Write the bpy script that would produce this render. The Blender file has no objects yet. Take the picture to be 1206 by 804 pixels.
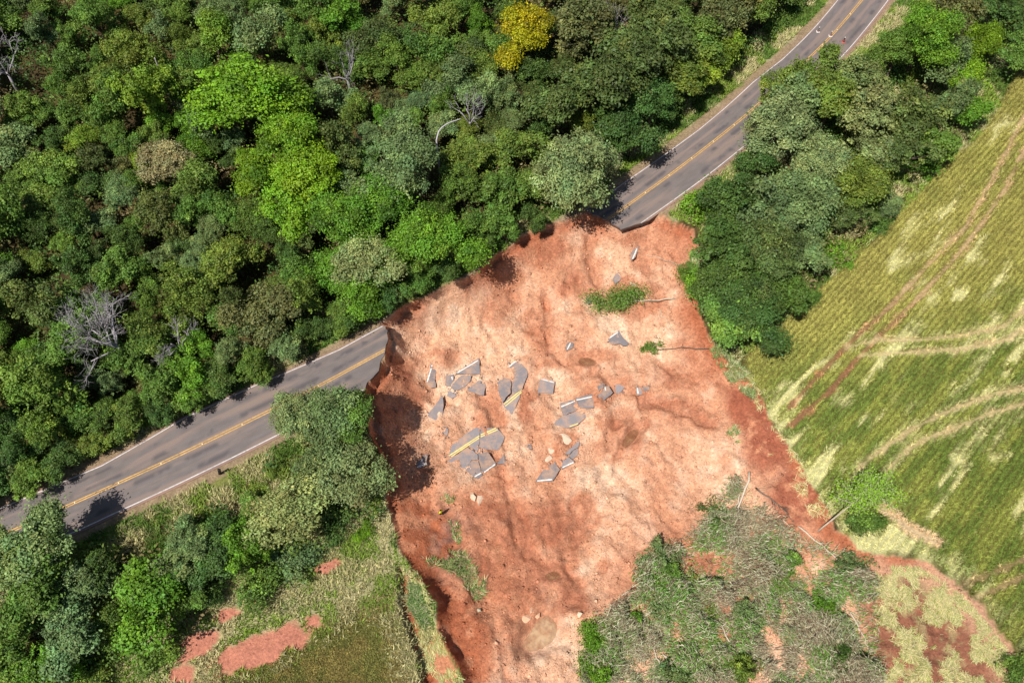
import bpy, math, random
import numpy as np
from mathutils import Vector, Matrix

# ------------------------------------------------------------------ camera, sky, sun, exposure
scene = bpy.context.scene
COL = scene.collection
FPX, TILT, CAMZ = 950.0, math.radians(31.0), 92.0
cam_data = bpy.data.cameras.new("camera")
cam_data.sensor_width = 36.0
cam_data.lens = 36.0 * FPX / 1206.0
cam_data.clip_end = 3000.0
cam = bpy.data.objects.new("camera", cam_data)
cam.location = (0, 0, CAMZ)
cam.rotation_euler = (TILT, 0, 0)
COL.objects.link(cam)
scene.camera = cam

SUN_EL, SUN_AZ = math.radians(60.0), math.radians(48.0)   # light travels towards +x,+y
world = bpy.data.worlds.new("World")
scene.world = world
world.use_nodes = True
wn = world.node_tree
sky = wn.nodes.new("ShaderNodeTexSky")
sky.sky_type = 'NISHITA'
sky.sun_disc = False
sky.sun_elevation = SUN_EL
sky.sun_rotation = math.radians(270.0) - SUN_AZ
wn.nodes["Background"].inputs[1].default_value = 0.06
wn.links.new(sky.outputs[0], wn.nodes["Background"].inputs[0])
sd = bpy.data.lights.new("sun", 'SUN')
sd.energy = 4.9
sd.angle = math.radians(0.53)
sd.color = (1.0, 0.96, 0.90)
sun = bpy.data.objects.new("sun", sd)
ld = Vector((math.cos(SUN_AZ) * math.cos(SUN_EL), math.sin(SUN_AZ) * math.cos(SUN_EL), -math.sin(SUN_EL)))
sun.rotation_euler = ld.to_track_quat('-Z', 'Y').to_euler()
sun.location = (-60, -60, 150)
COL.objects.link(sun)
scene.view_settings.view_transform = 'Standard'
scene.view_settings.look = 'None'
scene.view_settings.exposure = 0.20
scene.view_settings.gamma = 1.0
scene.view_settings.use_curve_mapping = False

rng = np.random.default_rng(7)
random.seed(7)

# ------------------------------------------------------------------ helpers
def lin(r, g, b, k=1.0):
    c = np.array([r, g, b], float) / 255.0
    c = np.where(c <= 0.04045, c / 12.92, ((c + 0.055) / 1.055) ** 2.4)
    return c * k

def un(px, py, z=0.0):
    """photo pixel -> world x,y on the level plane z"""
    u = (np.asarray(px, float) - 603) / FPX
    v = (402 - np.asarray(py, float)) / FPX
    k = (CAMZ - z) / (math.cos(TILT) - v * math.sin(TILT))
    return u * k, (math.sin(TILT) + v * math.cos(TILT)) * k

def proj(x, y, z):
    dx, dy, dz = x, y, z - CAMZ
    depth = dy * math.sin(TILT) - dz * math.cos(TILT)
    up = dy * math.cos(TILT) + dz * math.sin(TILT)
    return 603 + FPX * dx / depth, 402 - FPX * up / depth

def pxm(py, z=0.0):
    v = (402 - py) / FPX
    return FPX * (math.cos(TILT) - v * math.sin(TILT)) / (CAMZ - z)

_lat = np.random.default_rng(99).random((256, 256))
def vnoise(x, y, s=0):
    x = np.asarray(x, float) + s * 37.17; y = np.asarray(y, float) + s * 91.73
    xi = np.floor(x).astype(int); yi = np.floor(y).astype(int)
    fx = x - xi; fy = y - yi
    fx = fx * fx * (3 - 2 * fx); fy = fy * fy * (3 - 2 * fy)
    a = _lat[xi & 255, yi & 255]; b = _lat[(xi + 1) & 255, yi & 255]
    c = _lat[xi & 255, (yi + 1) & 255]; d = _lat[(xi + 1) & 255, (yi + 1) & 255]
    return (a * (1 - fx) + b * fx) * (1 - fy) + (c * (1 - fx) + d * fx) * fy

def fbm(x, y, scale, octv=4, s=0, gain=0.5):
    x = np.asarray(x, float); y = np.asarray(y, float)
    t = np.zeros(np.broadcast(x, y).shape); a = 1.0; n = 0.0; f = 1.0 / scale
    for i in range(octv):
        t += a * vnoise(x * f, y * f, s + i * 3 + 1); n += a; a *= gain; f *= 2.03
    return t / n

def ss(a, b, x):
    t = np.clip((np.asarray(x, float) - a) / (b - a), 0, 1)
    return t * t * (3 - 2 * t)

def seg_dist(x, y, P, closed=False):
    """distance to polyline, and arc position of the nearest point"""
    P = np.asarray(P, float)
    n = len(P)
    best = np.full(np.shape(x), 1e9); arc = np.zeros(np.shape(x)); side = np.zeros(np.shape(x))
    L = 0.0
    for i in range(n if closed else n - 1):
        a = P[i]; b = P[(i + 1) % n]; d = b - a; l2 = max(d @ d, 1e-9)
        t = np.clip(((x - a[0]) * d[0] + (y - a[1]) * d[1]) / l2, 0, 1)
        qx = a[0] + t * d[0]; qy = a[1] + t * d[1]
        q = np.hypot(x - qx, y - qy)
        m = q < best
        best = np.where(m, q, best)
        arc = np.where(m, L + t * math.sqrt(l2), arc)
        side = np.where(m, (x - a[0]) * d[1] - (y - a[1]) * d[0], side)
        L += math.sqrt(l2)
    return best, arc, side

def inside(x, y, P):
    P = np.asarray(P, float)
    r = np.zeros(np.shape(x), bool)
    j = len(P) - 1
    for i in range(len(P)):
        xi, yi = P[i]; xj, yj = P[j]
        c = ((yi > y) != (yj > y)) & (x < (xj - xi) * (y - yi) / (yj - yi + 1e-12) + xi)
        r ^= c
        j = i
    return r

def sdist(x, y, P):
    d, _, _ = seg_dist(x, y, P, True)
    return np.where(inside(x, y, P), d, -d)

def mesh_np(name, V, F, col=None, smooth=False, mat=None):
    V = np.asarray(V, np.float32); F = np.asarray(F, np.int32)
    me = bpy.data.meshes.new(name)
    me.vertices.add(len(V)); me.vertices.foreach_set("co", V.ravel())
    k = F.shape[1]
    me.loops.add(F.size); me.loops.foreach_set("vertex_index", F.ravel())
    me.polygons.add(len(F))
    me.polygons.foreach_set("loop_start", np.arange(0, F.size, k, dtype=np.int32))
    me.update(calc_edges=True)
    if smooth:
        me.polygons.foreach_set("use_smooth", np.ones(len(F), bool))
    if col is not None:
        c = np.ones((len(V), 4), np.float32); c[:, :3] = col
        at = me.color_attributes.new("Col", 'FLOAT_COLOR', 'POINT')
        at.data.foreach_set("color", c.ravel())
    if mat: me.materials.append(mat)
    return me

def add(name, me, parent=None, label=None, cat=None, group=None, kind=None, loc=None):
    o = bpy.data.objects.new(name, me)
    COL.objects.link(o)
    if parent is not None: o.parent = parent
    if loc is not None: o.location = loc
    if label: o["label"] = label
    if cat: o["category"] = cat
    if group: o["group"] = group
    if kind: o["kind"] = kind
    return o

def tube(pts, rad, n=6):
    """quads of a tapered tube along a polyline, closed at the ends by shrinking rings"""
    pts = np.asarray(pts, float); rad = np.asarray(rad, float)
    m = len(pts)
    d = np.gradient(pts, axis=0); d /= np.linalg.norm(d, axis=1)[:, None] + 1e-9
    ref = np.array([0.0, 0, 1]) if abs(d[0, 2]) < 0.9 else np.array([1.0, 0, 0])
    V = []
    ang = np.arange(n) * 2 * math.pi / n
    for i in range(m):
        a = np.cross(d[i], ref); a /= np.linalg.norm(a) + 1e-9
        b = np.cross(d[i], a)
        V.append(pts[i] + rad[i] * (np.cos(ang)[:, None] * a + np.sin(ang)[:, None] * b))
    V.append(np.repeat(pts[:1], n, 0)); V.append(np.repeat(pts[-1:], n, 0))
    V = np.concatenate(V)
    F = []
    def ring(i, j):
        for k in range(n):
            F.append((i * n + k, i * n + (k + 1) % n, j * n + (k + 1) % n, j * n + k))
    for i in range(m - 1): ring(i, i + 1)
    for k in range(n):   # caps as quads between opposite ring points
        pass
    F2 = []
    for base, flip in ((0, True), (m - 1, False)):
        for k in range(1, n - 1, 2):
            q = [base * n, base * n + k, base * n + k + 1, base * n + (k + 2) % n]
            F2.append(q[::-1] if flip else q)
    return V[: m * n], np.array(F + F2)

class Pile:
    """collects pieces that belong to ONE part"""
    def __init__(s): s.V = []; s.F = []; s.C = []; s.n = 0
    def put(s, V, F, c=None):
        s.V.append(V); s.F.append(np.asarray(F) + s.n); s.n += len(V)
        if c is None: c = (1, 1, 1)
        c = np.asarray(c, float)
        s.C.append(np.broadcast_to(c, (len(V), 3)) if c.ndim == 1 else c)
    def mesh(s, name, mat, smooth=False):
        return mesh_np(name, np.concatenate(s.V), np.concatenate(s.F), np.concatenate(s.C), smooth, mat)

# ------------------------------------------------------------------ materials
def new_mat(name):
    m = bpy.data.materials.new(name); m.use_nodes = True
    nt = m.node_tree
    return m, nt, nt.nodes["Principled BSDF"]

def attr_mat(name, rough=0.9, nscale=3.0, namt=0.25, bump=0.0, bscale=6.0, spec=0.2, obj_color=False, transl=0.0, fine=None):
    """vertex colour (surface's own colour) x noise grain, with bump"""
    m, nt, p = new_mat(name)
    N = nt.nodes.new; L = nt.links.new
    at = N("ShaderNodeAttribute"); at.attribute_name = "Col"
    tc = N("ShaderNodeTexCoord")
    src = at.outputs["Color"]
    if obj_color:
        oi = N("ShaderNodeObjectInfo")
        mx = N("ShaderNodeMix"); mx.data_type = 'RGBA'; mx.blend_type = 'MULTIPLY'
        mx.inputs[0].default_value = 1.0
        L(src, mx.inputs[6]); L(oi.outputs["Color"], mx.inputs[7]); src = mx.outputs[2]
    if namt > 0:
        nz = N("ShaderNodeTexNoise"); nz.inputs["Scale"].default_value = nscale
        nz.inputs["Detail"].default_value = 6.0; nz.inputs["Roughness"].default_value = 0.7
        L(tc.outputs["Object"], nz.inputs["Vector"])
        mr = N("ShaderNodeMapRange")
        mr.inputs[1].default_value = 0.25; mr.inputs[2].default_value = 0.75
        mr.inputs[3].default_value = 1 - namt; mr.inputs[4].default_value = 1 + namt
        L(nz.outputs["Fac"], mr.inputs[0])
        mu = N("ShaderNodeVectorMath"); mu.operation = 'SCALE'
        L(src, mu.inputs[0]); L(mr.outputs[0], mu.inputs["Scale"]); src = mu.outputs[0]
    if fine:
        vz = N("ShaderNodeTexVoronoi"); vz.inputs["Scale"].default_value = fine[0]
        L(tc.outputs["Object"], vz.inputs["Vector"])
        sp = N("ShaderNodeSeparateColor"); L(vz.outputs["Color"], sp.inputs[0])
        mr2 = N("ShaderNodeMapRange")
        mr2.inputs[3].default_value = 1 - fine[1]; mr2.inputs[4].default_value = 1 + fine[1]
        L(sp.outputs[0], mr2.inputs[0])
        mu2 = N("ShaderNodeVectorMath"); mu2.operation = 'SCALE'
        L(src, mu2.inputs[0]); L(mr2.outputs[0], mu2.inputs["Scale"]); src = mu2.outputs[0]
    L(src, p.inputs["Base Color"])
    p.inputs["Roughness"].default_value = rough
    p.inputs["Specular IOR Level"].default_value = spec
    if bump > 0:
        bn = N("ShaderNodeTexNoise"); bn.inputs["Scale"].default_value = bscale
        bn.inputs["Detail"].default_value = 8.0; bn.inputs["Roughness"].default_value = 0.75
        L(tc.outputs["Object"], bn.inputs["Vector"])
        bp = N("ShaderNodeBump"); bp.inputs["Strength"].default_value = 1.0
        bp.inputs["Distance"].default_value = bump
        L(bn.outputs["Fac"], bp.inputs["Height"]); L(bp.outputs[0], p.inputs["Normal"])
    if transl > 0:
        tr = N("ShaderNodeBsdfTranslucent"); L(src, tr.inputs["Color"])
        ms = N("ShaderNodeMixShader"); ms.inputs[0].default_value = transl
        out = nt.nodes["Material Output"]
        L(p.outputs[0], ms.inputs[1]); L(tr.outputs[0], ms.inputs[2]); L(ms.outputs[0], out.inputs[0])
    return m

M_SOIL = attr_mat("soil", 0.92, 2.6, 0.25, 0.22, 3.6, 0.15, fine=(4.2, 0.17))
M_ROAD = attr_mat("asphalt", 0.85, 9.0, 0.16, 0.010, 40, 0.3)
M_SLAB = attr_mat("dusty_asphalt", 0.88, 7.0, 0.2, 0.02, 25, 0.25)
_n = M_SLAB.node_tree; _pb = _n.nodes["Principled BSDF"]; _src = _pb.inputs["Base Color"].links[0].from_socket
_nz = _n.nodes.new("ShaderNodeTexNoise"); _nz.inputs["Scale"].default_value = 0.55; _nz.inputs["Detail"].default_value = 7; _nz.inputs["Roughness"].default_value = .72
_tc0 = _n.nodes.new("ShaderNodeTexCoord"); _vm = _n.nodes.new("ShaderNodeVectorMath"); _oi = _n.nodes.new("ShaderNodeObjectInfo")
_n.links.new(_tc0.outputs["Object"], _vm.inputs[0]); _n.links.new(_oi.outputs["Location"], _vm.inputs[1]); _n.links.new(_vm.outputs[0], _nz.inputs["Vector"])
_mr = _n.nodes.new("ShaderNodeMapRange"); _mr.inputs[1].default_value = .46; _mr.inputs[2].default_value = .64; _mr.inputs[4].default_value = .75
_mx = _n.nodes.new("ShaderNodeMix"); _mx.data_type = 'RGBA'
_n.links.new(_nz.outputs["Fac"], _mr.inputs[0]); _n.links.new(_mr.outputs[0], _mx.inputs[0]); _n.links.new(_src, _mx.inputs[6])
_mx.inputs[7].default_value = (*lin(206, 164, 134, .85), 1); _n.links.new(_mx.outputs[2], _pb.inputs["Base Color"])
M_PAINT = attr_mat("road_paint", 0.7, 3.0, 0.42, 0.0, 1, 0.3)
M_LEAF = attr_mat("leaves", 0.55, 0.0, 0.0, 0, 1, 0.28, obj_color=True, transl=0.22)
M_GRASS = attr_mat("grass", 0.8, 0.0, 0.0, 0, 1, 0.15, transl=0.15)
M_BARK = attr_mat("bark", 0.9, 5.0, 0.35, 0.02, 12, 0.15)
M_STONE = attr_mat("stone", 0.92, 4.0, 0.2, 0.03, 8, 0.2)
M_PLAIN = attr_mat("coated", 0.6, 8.0, 0.08, 0, 1, 0.35)
M_CLOTH = attr_mat("cloth", 0.85, 12.0, 0.12, 0, 1, 0.2)
M_WATER, _nt, _p = new_mat("muddy_water")
_p.inputs["Base Color"].default_value = (*lin(176, 140, 105, 0.8), 1)
_p.inputs["Roughness"].default_value = 0.12
_wz = _nt.nodes.new("ShaderNodeTexNoise"); _wz.inputs["Scale"].default_value = 0.8
_wr = _nt.nodes.new("ShaderNodeValToRGB")
_wr.color_ramp.elements[0].color = (*lin(184, 140, 106, 0.85), 1); _wr.color_ramp.elements[0].position = 0.35
_wr.color_ramp.elements[1].color = (*lin(204, 170, 134, 0.85), 1); _wr.color_ramp.elements[1].position = 0.6
_tc = _nt.nodes.new("ShaderNodeTexCoord")
_nt.links.new(_tc.outputs["Object"], _wz.inputs["Vector"])
_nt.links.new(_wz.outputs["Fac"], _wr.inputs[0]); _nt.links.new(_wr.outputs[0], _p.inputs["Base Color"])
_at = _nt.nodes.new("ShaderNodeAttribute"); _at.attribute_name = "Col"
_ad = _nt.nodes.new("ShaderNodeMath"); _ad.operation = 'ADD'
_wz2 = _nt.nodes.new("ShaderNodeTexNoise"); _wz2.inputs["Scale"].default_value = 2.0
_nt.links.new(_tc.outputs["Object"], _wz2.inputs["Vector"])
_nt.links.new(_at.outputs["Fac"], _ad.inputs[0]); _nt.links.new(_wz2.outputs["Fac"], _ad.inputs[1])
_mr = _nt.nodes.new("ShaderNodeMapRange"); _mr.inputs[1].default_value = 0.7; _mr.inputs[2].default_value = 1.4
_nt.links.new(_ad.outputs[0], _mr.inputs[0]); _nt.links.new(_mr.outputs[0], _p.inputs["Alpha"])

M_WATER2 = M_WATER.copy(); M_WATER2.name = "brown_water"
for _e, _c in zip([n for n in M_WATER2.node_tree.nodes if n.type == 'VALTORGB'][0].color_ramp.elements, (lin(140, 92, 62, .8), lin(166, 122, 88, .8))): _e.color = (*_c, 1)

# ------------------------------------------------------------------ the road's line on the ground
# centre, upper (forest side) and lower (valley side) painted edges, read off at road level
C_PX = [(-230, 715), (-60, 657), (0, 632), (61, 603.4), (120, 577.5), (191.7, 545.3), (313.7, 486), (400, 442), (453.7, 411.5),
        (540, 367), (630, 316), (715.5, 259), (797.6, 200), (876.3, 138.4), (973.8, 49.4), (1015.8, 0), (1050, -45), (1095, -110)]
CL = np.array([un(a, b) for a, b in C_PX])
def resample(P, step):
    P = np.asarray(P, float)
    T = np.concatenate([[0], np.cumsum(np.linalg.norm(np.diff(P, axis=0), axis=1))])
    s = np.arange(0, T[-1], step)
    Q = np.stack([np.interp(s, T, P[:, 0]), np.interp(s, T, P[:, 1])], 1)
    return Q
def smooth_line(P, step, it):
    Q = resample(P, step)
    for _ in range(it):
        Q[1:-1] = 0.25 * Q[:-2] + 0.5 * Q[1:-1] + 0.25 * Q[2:]
    return Q
CL = smooth_line(CL, 1.0, 30)
CT = np.gradient(CL, axis=0); CT /= np.linalg.norm(CT, axis=1)[:, None]
CN = np.stack([CT[:, 1], -CT[:, 0]], 1)           # points to the valley side
CS = np.arange(len(CL)) * 1.0
def edge_offset(pts):
    W = np.array([un(a, b) for a, b in pts])
    d, a, sd_ = seg_dist(W[:, 0], W[:, 1], CL)
    return a, d
ua, ud = edge_offset([(0, 598.5), (120, 548), (219, 491), (302, 453), (400, 411.5), (447.8, 385.4), (740, 212), (823, 153), (887, 97), (921.6, 70), (987, 0)])
la, ldd = edge_offset([(79.6, 630), (103, 619.6), (144.6, 600), (270, 540.8), (429, 458.5), (755, 263), (841, 201), (988.7, 70), (1046.6, 0)])
def WU(s): return np.interp(s, ua, ud)
def WL(s): return np.interp(s, la, ldd)

def road_sd(x, y):
    d, a, side = seg_dist(x, y, CL[::2])
    return np.where(side > 0, d, -d), a

# ------------------------------------------------------------------ relief
def base_ground(x, y):
    """ground as it was before the slide"""
    d, _ = road_sd(x, y)
    z = -0.08 + 0 * x
    z = z - 4.6 * ss(5.5, 24, d) - 0.5 * ss(24, 60, d)
    z = z - 0.35 * ss(4.6, 5.6, -d) * (1 - ss(6, 8.5, -d)) + 1.2 * ss(8, 30, -d) + 2.5 * ss(30, 90, -d)
    off = ss(5.5, 10, np.abs(d))
    z = z + off * ((fbm(x, y, 14, 3, 5) - 0.5) * 1.2 + (fbm(x, y, 2.2, 3, 9) - 0.5) * 0.35)
    return z

def on_base(pts):
    out = []
    for a, b in pts:
        z = -2.0
        for _ in range(10):
            x, y = un(a, b, z)
            z = 0.4 * z + 0.6 * float(base_ground(np.array([x]), np.array([y]))[0])
        out.append((float(x), float(y)))
    return np.array(out)

SLIDE_PX = [(447, 380), (457, 372), (475, 360), (520, 338), (560, 318), (585, 300), (600, 289), (630, 268), (660, 260), (690, 250), (714, 255), (730, 263),
            (748, 256), (757, 253), (768, 252), (786, 256), (803, 262), (817, 270), (826, 290), (824, 330), (828, 370), (838, 400), (852, 420), (880, 436), (902, 470),
            (912, 505), (935, 535), (962, 575), (974, 602), (985, 622), (1010, 648), (1045, 652), (1085, 657), (1126, 683), (1154, 710), (1178, 738), (1195, 765), (1215, 830),
            (1215, 900), (580, 900), (560, 840), (547, 808), (537, 780), (525, 758), (515, 735), (508, 708), (497, 688), (484, 676), (474, 655), (464, 625), (456, 590),
            (450, 560), (441, 520), (432, 490), (427, 464), (431, 453), (437, 446), (444, 438), (448, 427), (454, 414), (457, 398)]
SLIDE = on_base(SLIDE_PX)
CTRL = np.array([(500, 400, -5.5), (560, 350, -4.6), (620, 300, -4), (680, 285, -3.6), (740, 305, -4.4), (790, 300, -3.6), (810, 350, -5.0), (700, 340, -5.8), (640, 380, -7),
                 (560, 430, -7.6), (500, 470, -7.8), (475, 540, -7.2), (560, 520, -8.4), (650, 480, -8), (740, 400, -6.8), (800, 430, -6.6), (740, 470, -7.8), (840, 480, -6.8),
                 (900, 500, -5.8), (940, 580, -6.0), (880, 560, -6.7), (820, 560, -8.2), (720, 560, -8.7), (620, 590, -8.7), (500, 620, -7.2), (525, 700, -7.7), (600, 700, -8.7),
                 (640, 745, -9.2), (720, 650, -8.8), (780, 640, -8.4), (860, 650, -7.6), (800, 740, -8.4), (900, 740, -7.6), (980, 700, -6.6), (1050, 720, -6.3), (1100, 790, -6.4),
                 (1150, 760, -6.2), (560, 790, -7.6), (497, 700, -6.4), (517, 750, -6.5), (537, 800, -6.7), (475, 640, -6.2), (700, 800, -9)], float)
CW = np.array([(*un(a, b, z), z) for a, b, z in CTRL])
def floor_z(x, y):
    num = np.zeros(np.shape(x)); den = np.zeros(np.shape(x))
    for cx, cy, cz in CW:
        w = 1.0 / ((x - cx) ** 2 + (y - cy) ** 2 + 6.0) ** 1.6
        num += w * cz; den += w
    return num / den

# ruts, cracks and puddles
RUTS_PX = [[(1260, 60), (1206, 138), (1167, 213), (1137, 267), (1097, 308), (1051, 358), (1004, 401), (961, 445), (929, 480)],
           [(1260, 90), (1206, 177), (1181, 227), (1154, 267), (1124, 305), (1087, 345), (1047, 385), (1004, 428), (977, 461), (931, 501)],
           [(1260, 320), (1206, 365), (1181, 385), (1131, 396), (1087, 400), (1037, 400), (1000, 408)],
           [(1260, 345), (1206, 386), (1187, 400), (1137, 411), (1071, 415), (1015, 418)],
           [(1260, 450), (1206, 458), (1171, 465), (1124, 481), (1081, 501), (1031, 535), (1010, 552)],
           [(1260, 465), (1206, 475), (1171, 485), (1121, 505), (1087, 518), (1061, 536), (1040, 560)],
           [(1260, 637), (1206, 659), (1137, 688)], [(1260, 656), (1206, 679), (1151, 703)]]
RUTS = [on_base(r) for r in RUTS_PX]
STRAWPATH = on_base([(1037, 599), (1070, 622), (1101, 639)])
CRACK_L = on_base([(466, 660), (467, 690), (470, 720), (480, 750), (490, 780), (498, 806), (505, 850)])
RIGHT_FIELD = on_base([(1206, 62), (1175, 130), (1150, 165), (1110, 195), (1080, 232), (1040, 272), (1000, 312), (950, 352), (905, 395), (872, 425), (895, 470), (930, 535), (974, 600),
                       (1010, 648), (1085, 657), (1126, 683), (1154, 710), (1195, 765), (1215, 830), (1215, 900), (1600, 900), (1600, 0), (1300, -120)])
LEFT_FIELD = on_base([(190, 850), (255, 795), (330, 755), (400, 718), (440, 700), (466, 690), (470, 720), (480, 750), (490, 780), (505, 850)])
SLUMP = on_base([(466, 660), (484, 676), (497, 688), (508, 708), (515, 735), (525, 758), (537, 780), (547, 808), (560, 850), (505, 850), (490, 780), (480, 750), (470, 720), (467, 690)])
PUDDLES = [("tan muddy puddle near the photo's bottom edge, largest on the slide", (638, 746), 24, 14, 0.85),
           ("reddish brown puddle below the small fallen tree", (691, 426), 12, 6, 0.0),
           ("grey brown slanted puddle right of the road fragments", (743, 514), 16, 6, 0.9),
           ("shallow grey puddle in the drainage channel above the largest puddle", (650, 677), 12, 5, 0.1)]
WET = [(588, 358, 25, 25), (632, 378, 18, 22), (642, 390, 18, 28), (655, 425, 28, 12), (689, 428, 34, 14), (715, 458, 26, 14), (689, 331, 26, 18), (792, 291, 36, 34), (769, 301, 20, 30),
       (462, 468, 26, 34), (445, 440, 12, 20), (485, 445, 20, 30), (575, 485, 16, 26), (615, 475, 10, 18), (722, 495, 12, 16), (745, 515, 16, 18), (785, 485, 26, 12), (525, 428, 12, 14),
       (480, 600, 36, 55), (492, 640, 30, 40), (519, 690, 32, 60), (545, 740, 30, 60), (589, 569, 22, 20), (570, 600, 26, 22), (609, 629, 34, 30), (692, 605, 12, 12), (676, 625, 8, 22),
       (668, 655, 9, 26), (652, 676, 30, 16), (682, 696, 16, 26), (600, 700, 50, 60), (552, 760, 40, 60), (719, 669, 16, 14), (905, 520, 34, 48), (880, 480, 26, 36), (935, 580, 34, 34),
       (860, 445, 24, 18), (840, 430, 20, 14), (815, 350, 18, 50), (820, 400, 20, 40), (760, 270, 60, 12), (640, 300, 34, 18), (810, 440, 26, 12), (600, 330, 22, 14), (665, 520, 16, 12),
       (750, 350, 40, 16), (470, 530, 30, 50), (650, 620, 20, 34), (625, 660, 30, 30), (580, 660, 40, 40), (900, 640, 120, 40), (1090, 720, 60, 60), (820, 700, 110, 60)]

GULLY = [np.array([un(a, b, -8.5) for a, b in L_]) for L_ in (
    [(692, 600), (682, 620), (671, 640), (668, 668), (682, 690), (668, 715), (645, 738)], [(640, 365), (645, 400), (660, 425), (692, 430), (722, 462), (770, 480), (835, 505)],
    [(735, 490), (722, 505), (716, 520)], [(760, 505), (740, 520), (730, 532)], [(570, 470), (585, 500), (580, 540), (600, 575), (612, 620), (640, 665)], [(700, 290), (690, 320), (700, 345)],
    [(770, 275), (778, 300), (795, 325)], [(500, 610), (530, 640), (560, 690), (580, 740), (600, 800)])]
def axis(lo, hi, zones):
    v = lo; out = [lo]
    while v < hi:
        st = 0.55
        for a, b, s_ in zones:
            if a <= v < b: st = s_
        v += st; out.append(v)
    return np.array(out)
XS = axis(-118, 118, [(-28, 52, 0.27)])
YS = axis(-14, 146, [(4, 76, 0.27)])
GX, GY = np.meshgrid(XS, YS, indexing='ij')

def relief(x, y):
    g = base_ground(x, y)
    d = sdist(x, y, SLIDE)
    d = d + (fbm(x, y, 3.0, 3, 41) - 0.5) * 1.4 + (fbm(x, y, 0.9, 2, 43) - 0.5) * 0.5
    px, py = proj(x, y, -5.0)
    # how far in the wall takes to reach the floor: short drop at road ends and lower left, long at head and right
    w = 4.2 + 3.0 * ss(560, 620, px) * ss(330, 300, py) + 4.0 * ss(800, 840, px)
    w = w + 3.0 * ss(430, 470, py) * ss(670, 640, py) * ss(640, 600, px) - 2.7 * ss(660, 690, py) * ss(640, 600, px)
    w = w - 2.4 * np.exp(-((px - 745) / 60) ** 2 - ((py - 270) / 40) ** 2)
    fl = floor_z(x, y)
    lump = (fbm(x, y, 9, 3, 11) - 0.5) * 2.4 + (fbm(x, y, 3.0, 3, 17) - 0.5) * 1.1 + (fbm(x, y, 0.9, 3, 23) - 0.5) * 0.5
    wx = x + (fbm(x, y, 5, 2, 75) - .5) * 6; wy = y + (fbm(x, y, 5, 2, 77) - .5) * 6
    rl = fbm(wx * 1.0 + wy * .25, wy * .38, 2.6, 3, 79)
    lump = lump + 0.36 * (np.abs(2 * rl - 1) * 2 - .4) * ss(1.5, 5, d)
    for gl in GULLY:
        q, _, _ = seg_dist(x + (fbm(x, y, 2, 2, 87) - .5) * 2.2, y + (fbm(x, y, 2, 2, 89) - .5) * 2.2, gl)
        lump = lump - 0.55 * ss(1.3, .2, q)
    # stepped tears in the soil along the slide's run
    a = fbm(x, y, 5.5, 3, 71)
    ridge = 1 - np.abs(2 * a - 1)
    lump = lump + 0.22 * ss(0.9, 1.0, ridge) - 0.08 + (fbm(x, y, 0.55, 2, 27) - 0.5) * 0.3
    k = np.clip(d / w, 0, 1)
    prof = 1 - (1 - k) ** 1.9
    prof = np.where(d <= 0, 0, prof)
    lip = 0.35 * ss(0, 0.5, d)                   # a clean break at the top of the scarp
    low = np.minimum(fl + lump * ss(0, 3, d), g - 0.15)
    z = g + (low - g) * np.maximum(prof, lip * ss(0, 3.0, g - low))
    z = np.where(d <= 0, g, z)
    # the slumped strip and the crack at the lower left
    sl = sdist(x, y, SLUMP)
    z = z - 1.5 * ss(-0.2, 0.6, sl) * (d <= 0)
    # ruts
    for r in RUTS:
        q, _, _ = seg_dist(x, y, r)
        z = z - 0.12 * ss(0.5, 0.15, q) * (d <= 0)
    return z, d, fl

GZ, GD, GF = relief(GX, GY)

def zat(x, y):
    x = np.asarray(x, float); y = np.asarray(y, float)
    i = np.clip(np.searchsorted(XS, x) - 1, 0, len(XS) - 2); j = np.clip(np.searchsorted(YS, y) - 1, 0, len(YS) - 2)
    fx = np.clip((x - XS[i]) / (XS[i + 1] - XS[i]), 0, 1); fy = np.clip((y - YS[j]) / (YS[j + 1] - YS[j]), 0, 1)
    return (GZ[i, j] * (1 - fx) + GZ[i + 1, j] * fx) * (1 - fy) + (GZ[i, j + 1] * (1 - fx) + GZ[i + 1, j + 1] * fx) * fy

def gp(px, py, it=24):
    """photo pixel -> point on the built ground (arrays welcome)"""
    px = np.asarray(px, float); py = np.asarray(py, float)
    z = np.full(np.broadcast(px, py).shape, -4.0)
    for _ in range(it):
        x, y = un(px, py, z)
        z = 0.6 * z + 0.4 * zat(x, y)
    return x, y, z

# puddle basins
PUD = []
for lab, (cx, cy), rx, ry, rot in PUDDLES:
    x0, y0, z0 = [float(v) for v in gp(np.array([cx]), np.array([cy]))]
    s = pxm(cy, z0)
    A, B = rx / s, ry / s / 0.92
    u = (GX - x0) * math.cos(rot) + (GY - y0) * math.sin(rot); v = -(GX - x0) * math.sin(rot) + (GY - y0) * math.cos(rot)
    e = np.sqrt((u / A) ** 2 + (v / B) ** 2) + (fbm(GX, GY, 1.6, 3, 61) - 0.5) * 0.7
    near = e < 3
    lvl = float(np.percentile(GZ[e < 1.3], 12)) - 0.06
    k = ss(1.9, 0.9, e)
    GZ = np.where(near, GZ * (1 - k) + (lvl - 0.22 + 0.3 * (np.clip(e, 0, 3)) ** 1.5) * k, GZ)
    PUD.append((lab, x0, y0, lvl + 0.05, A * 1.5, B * 1.5, rot))

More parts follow.
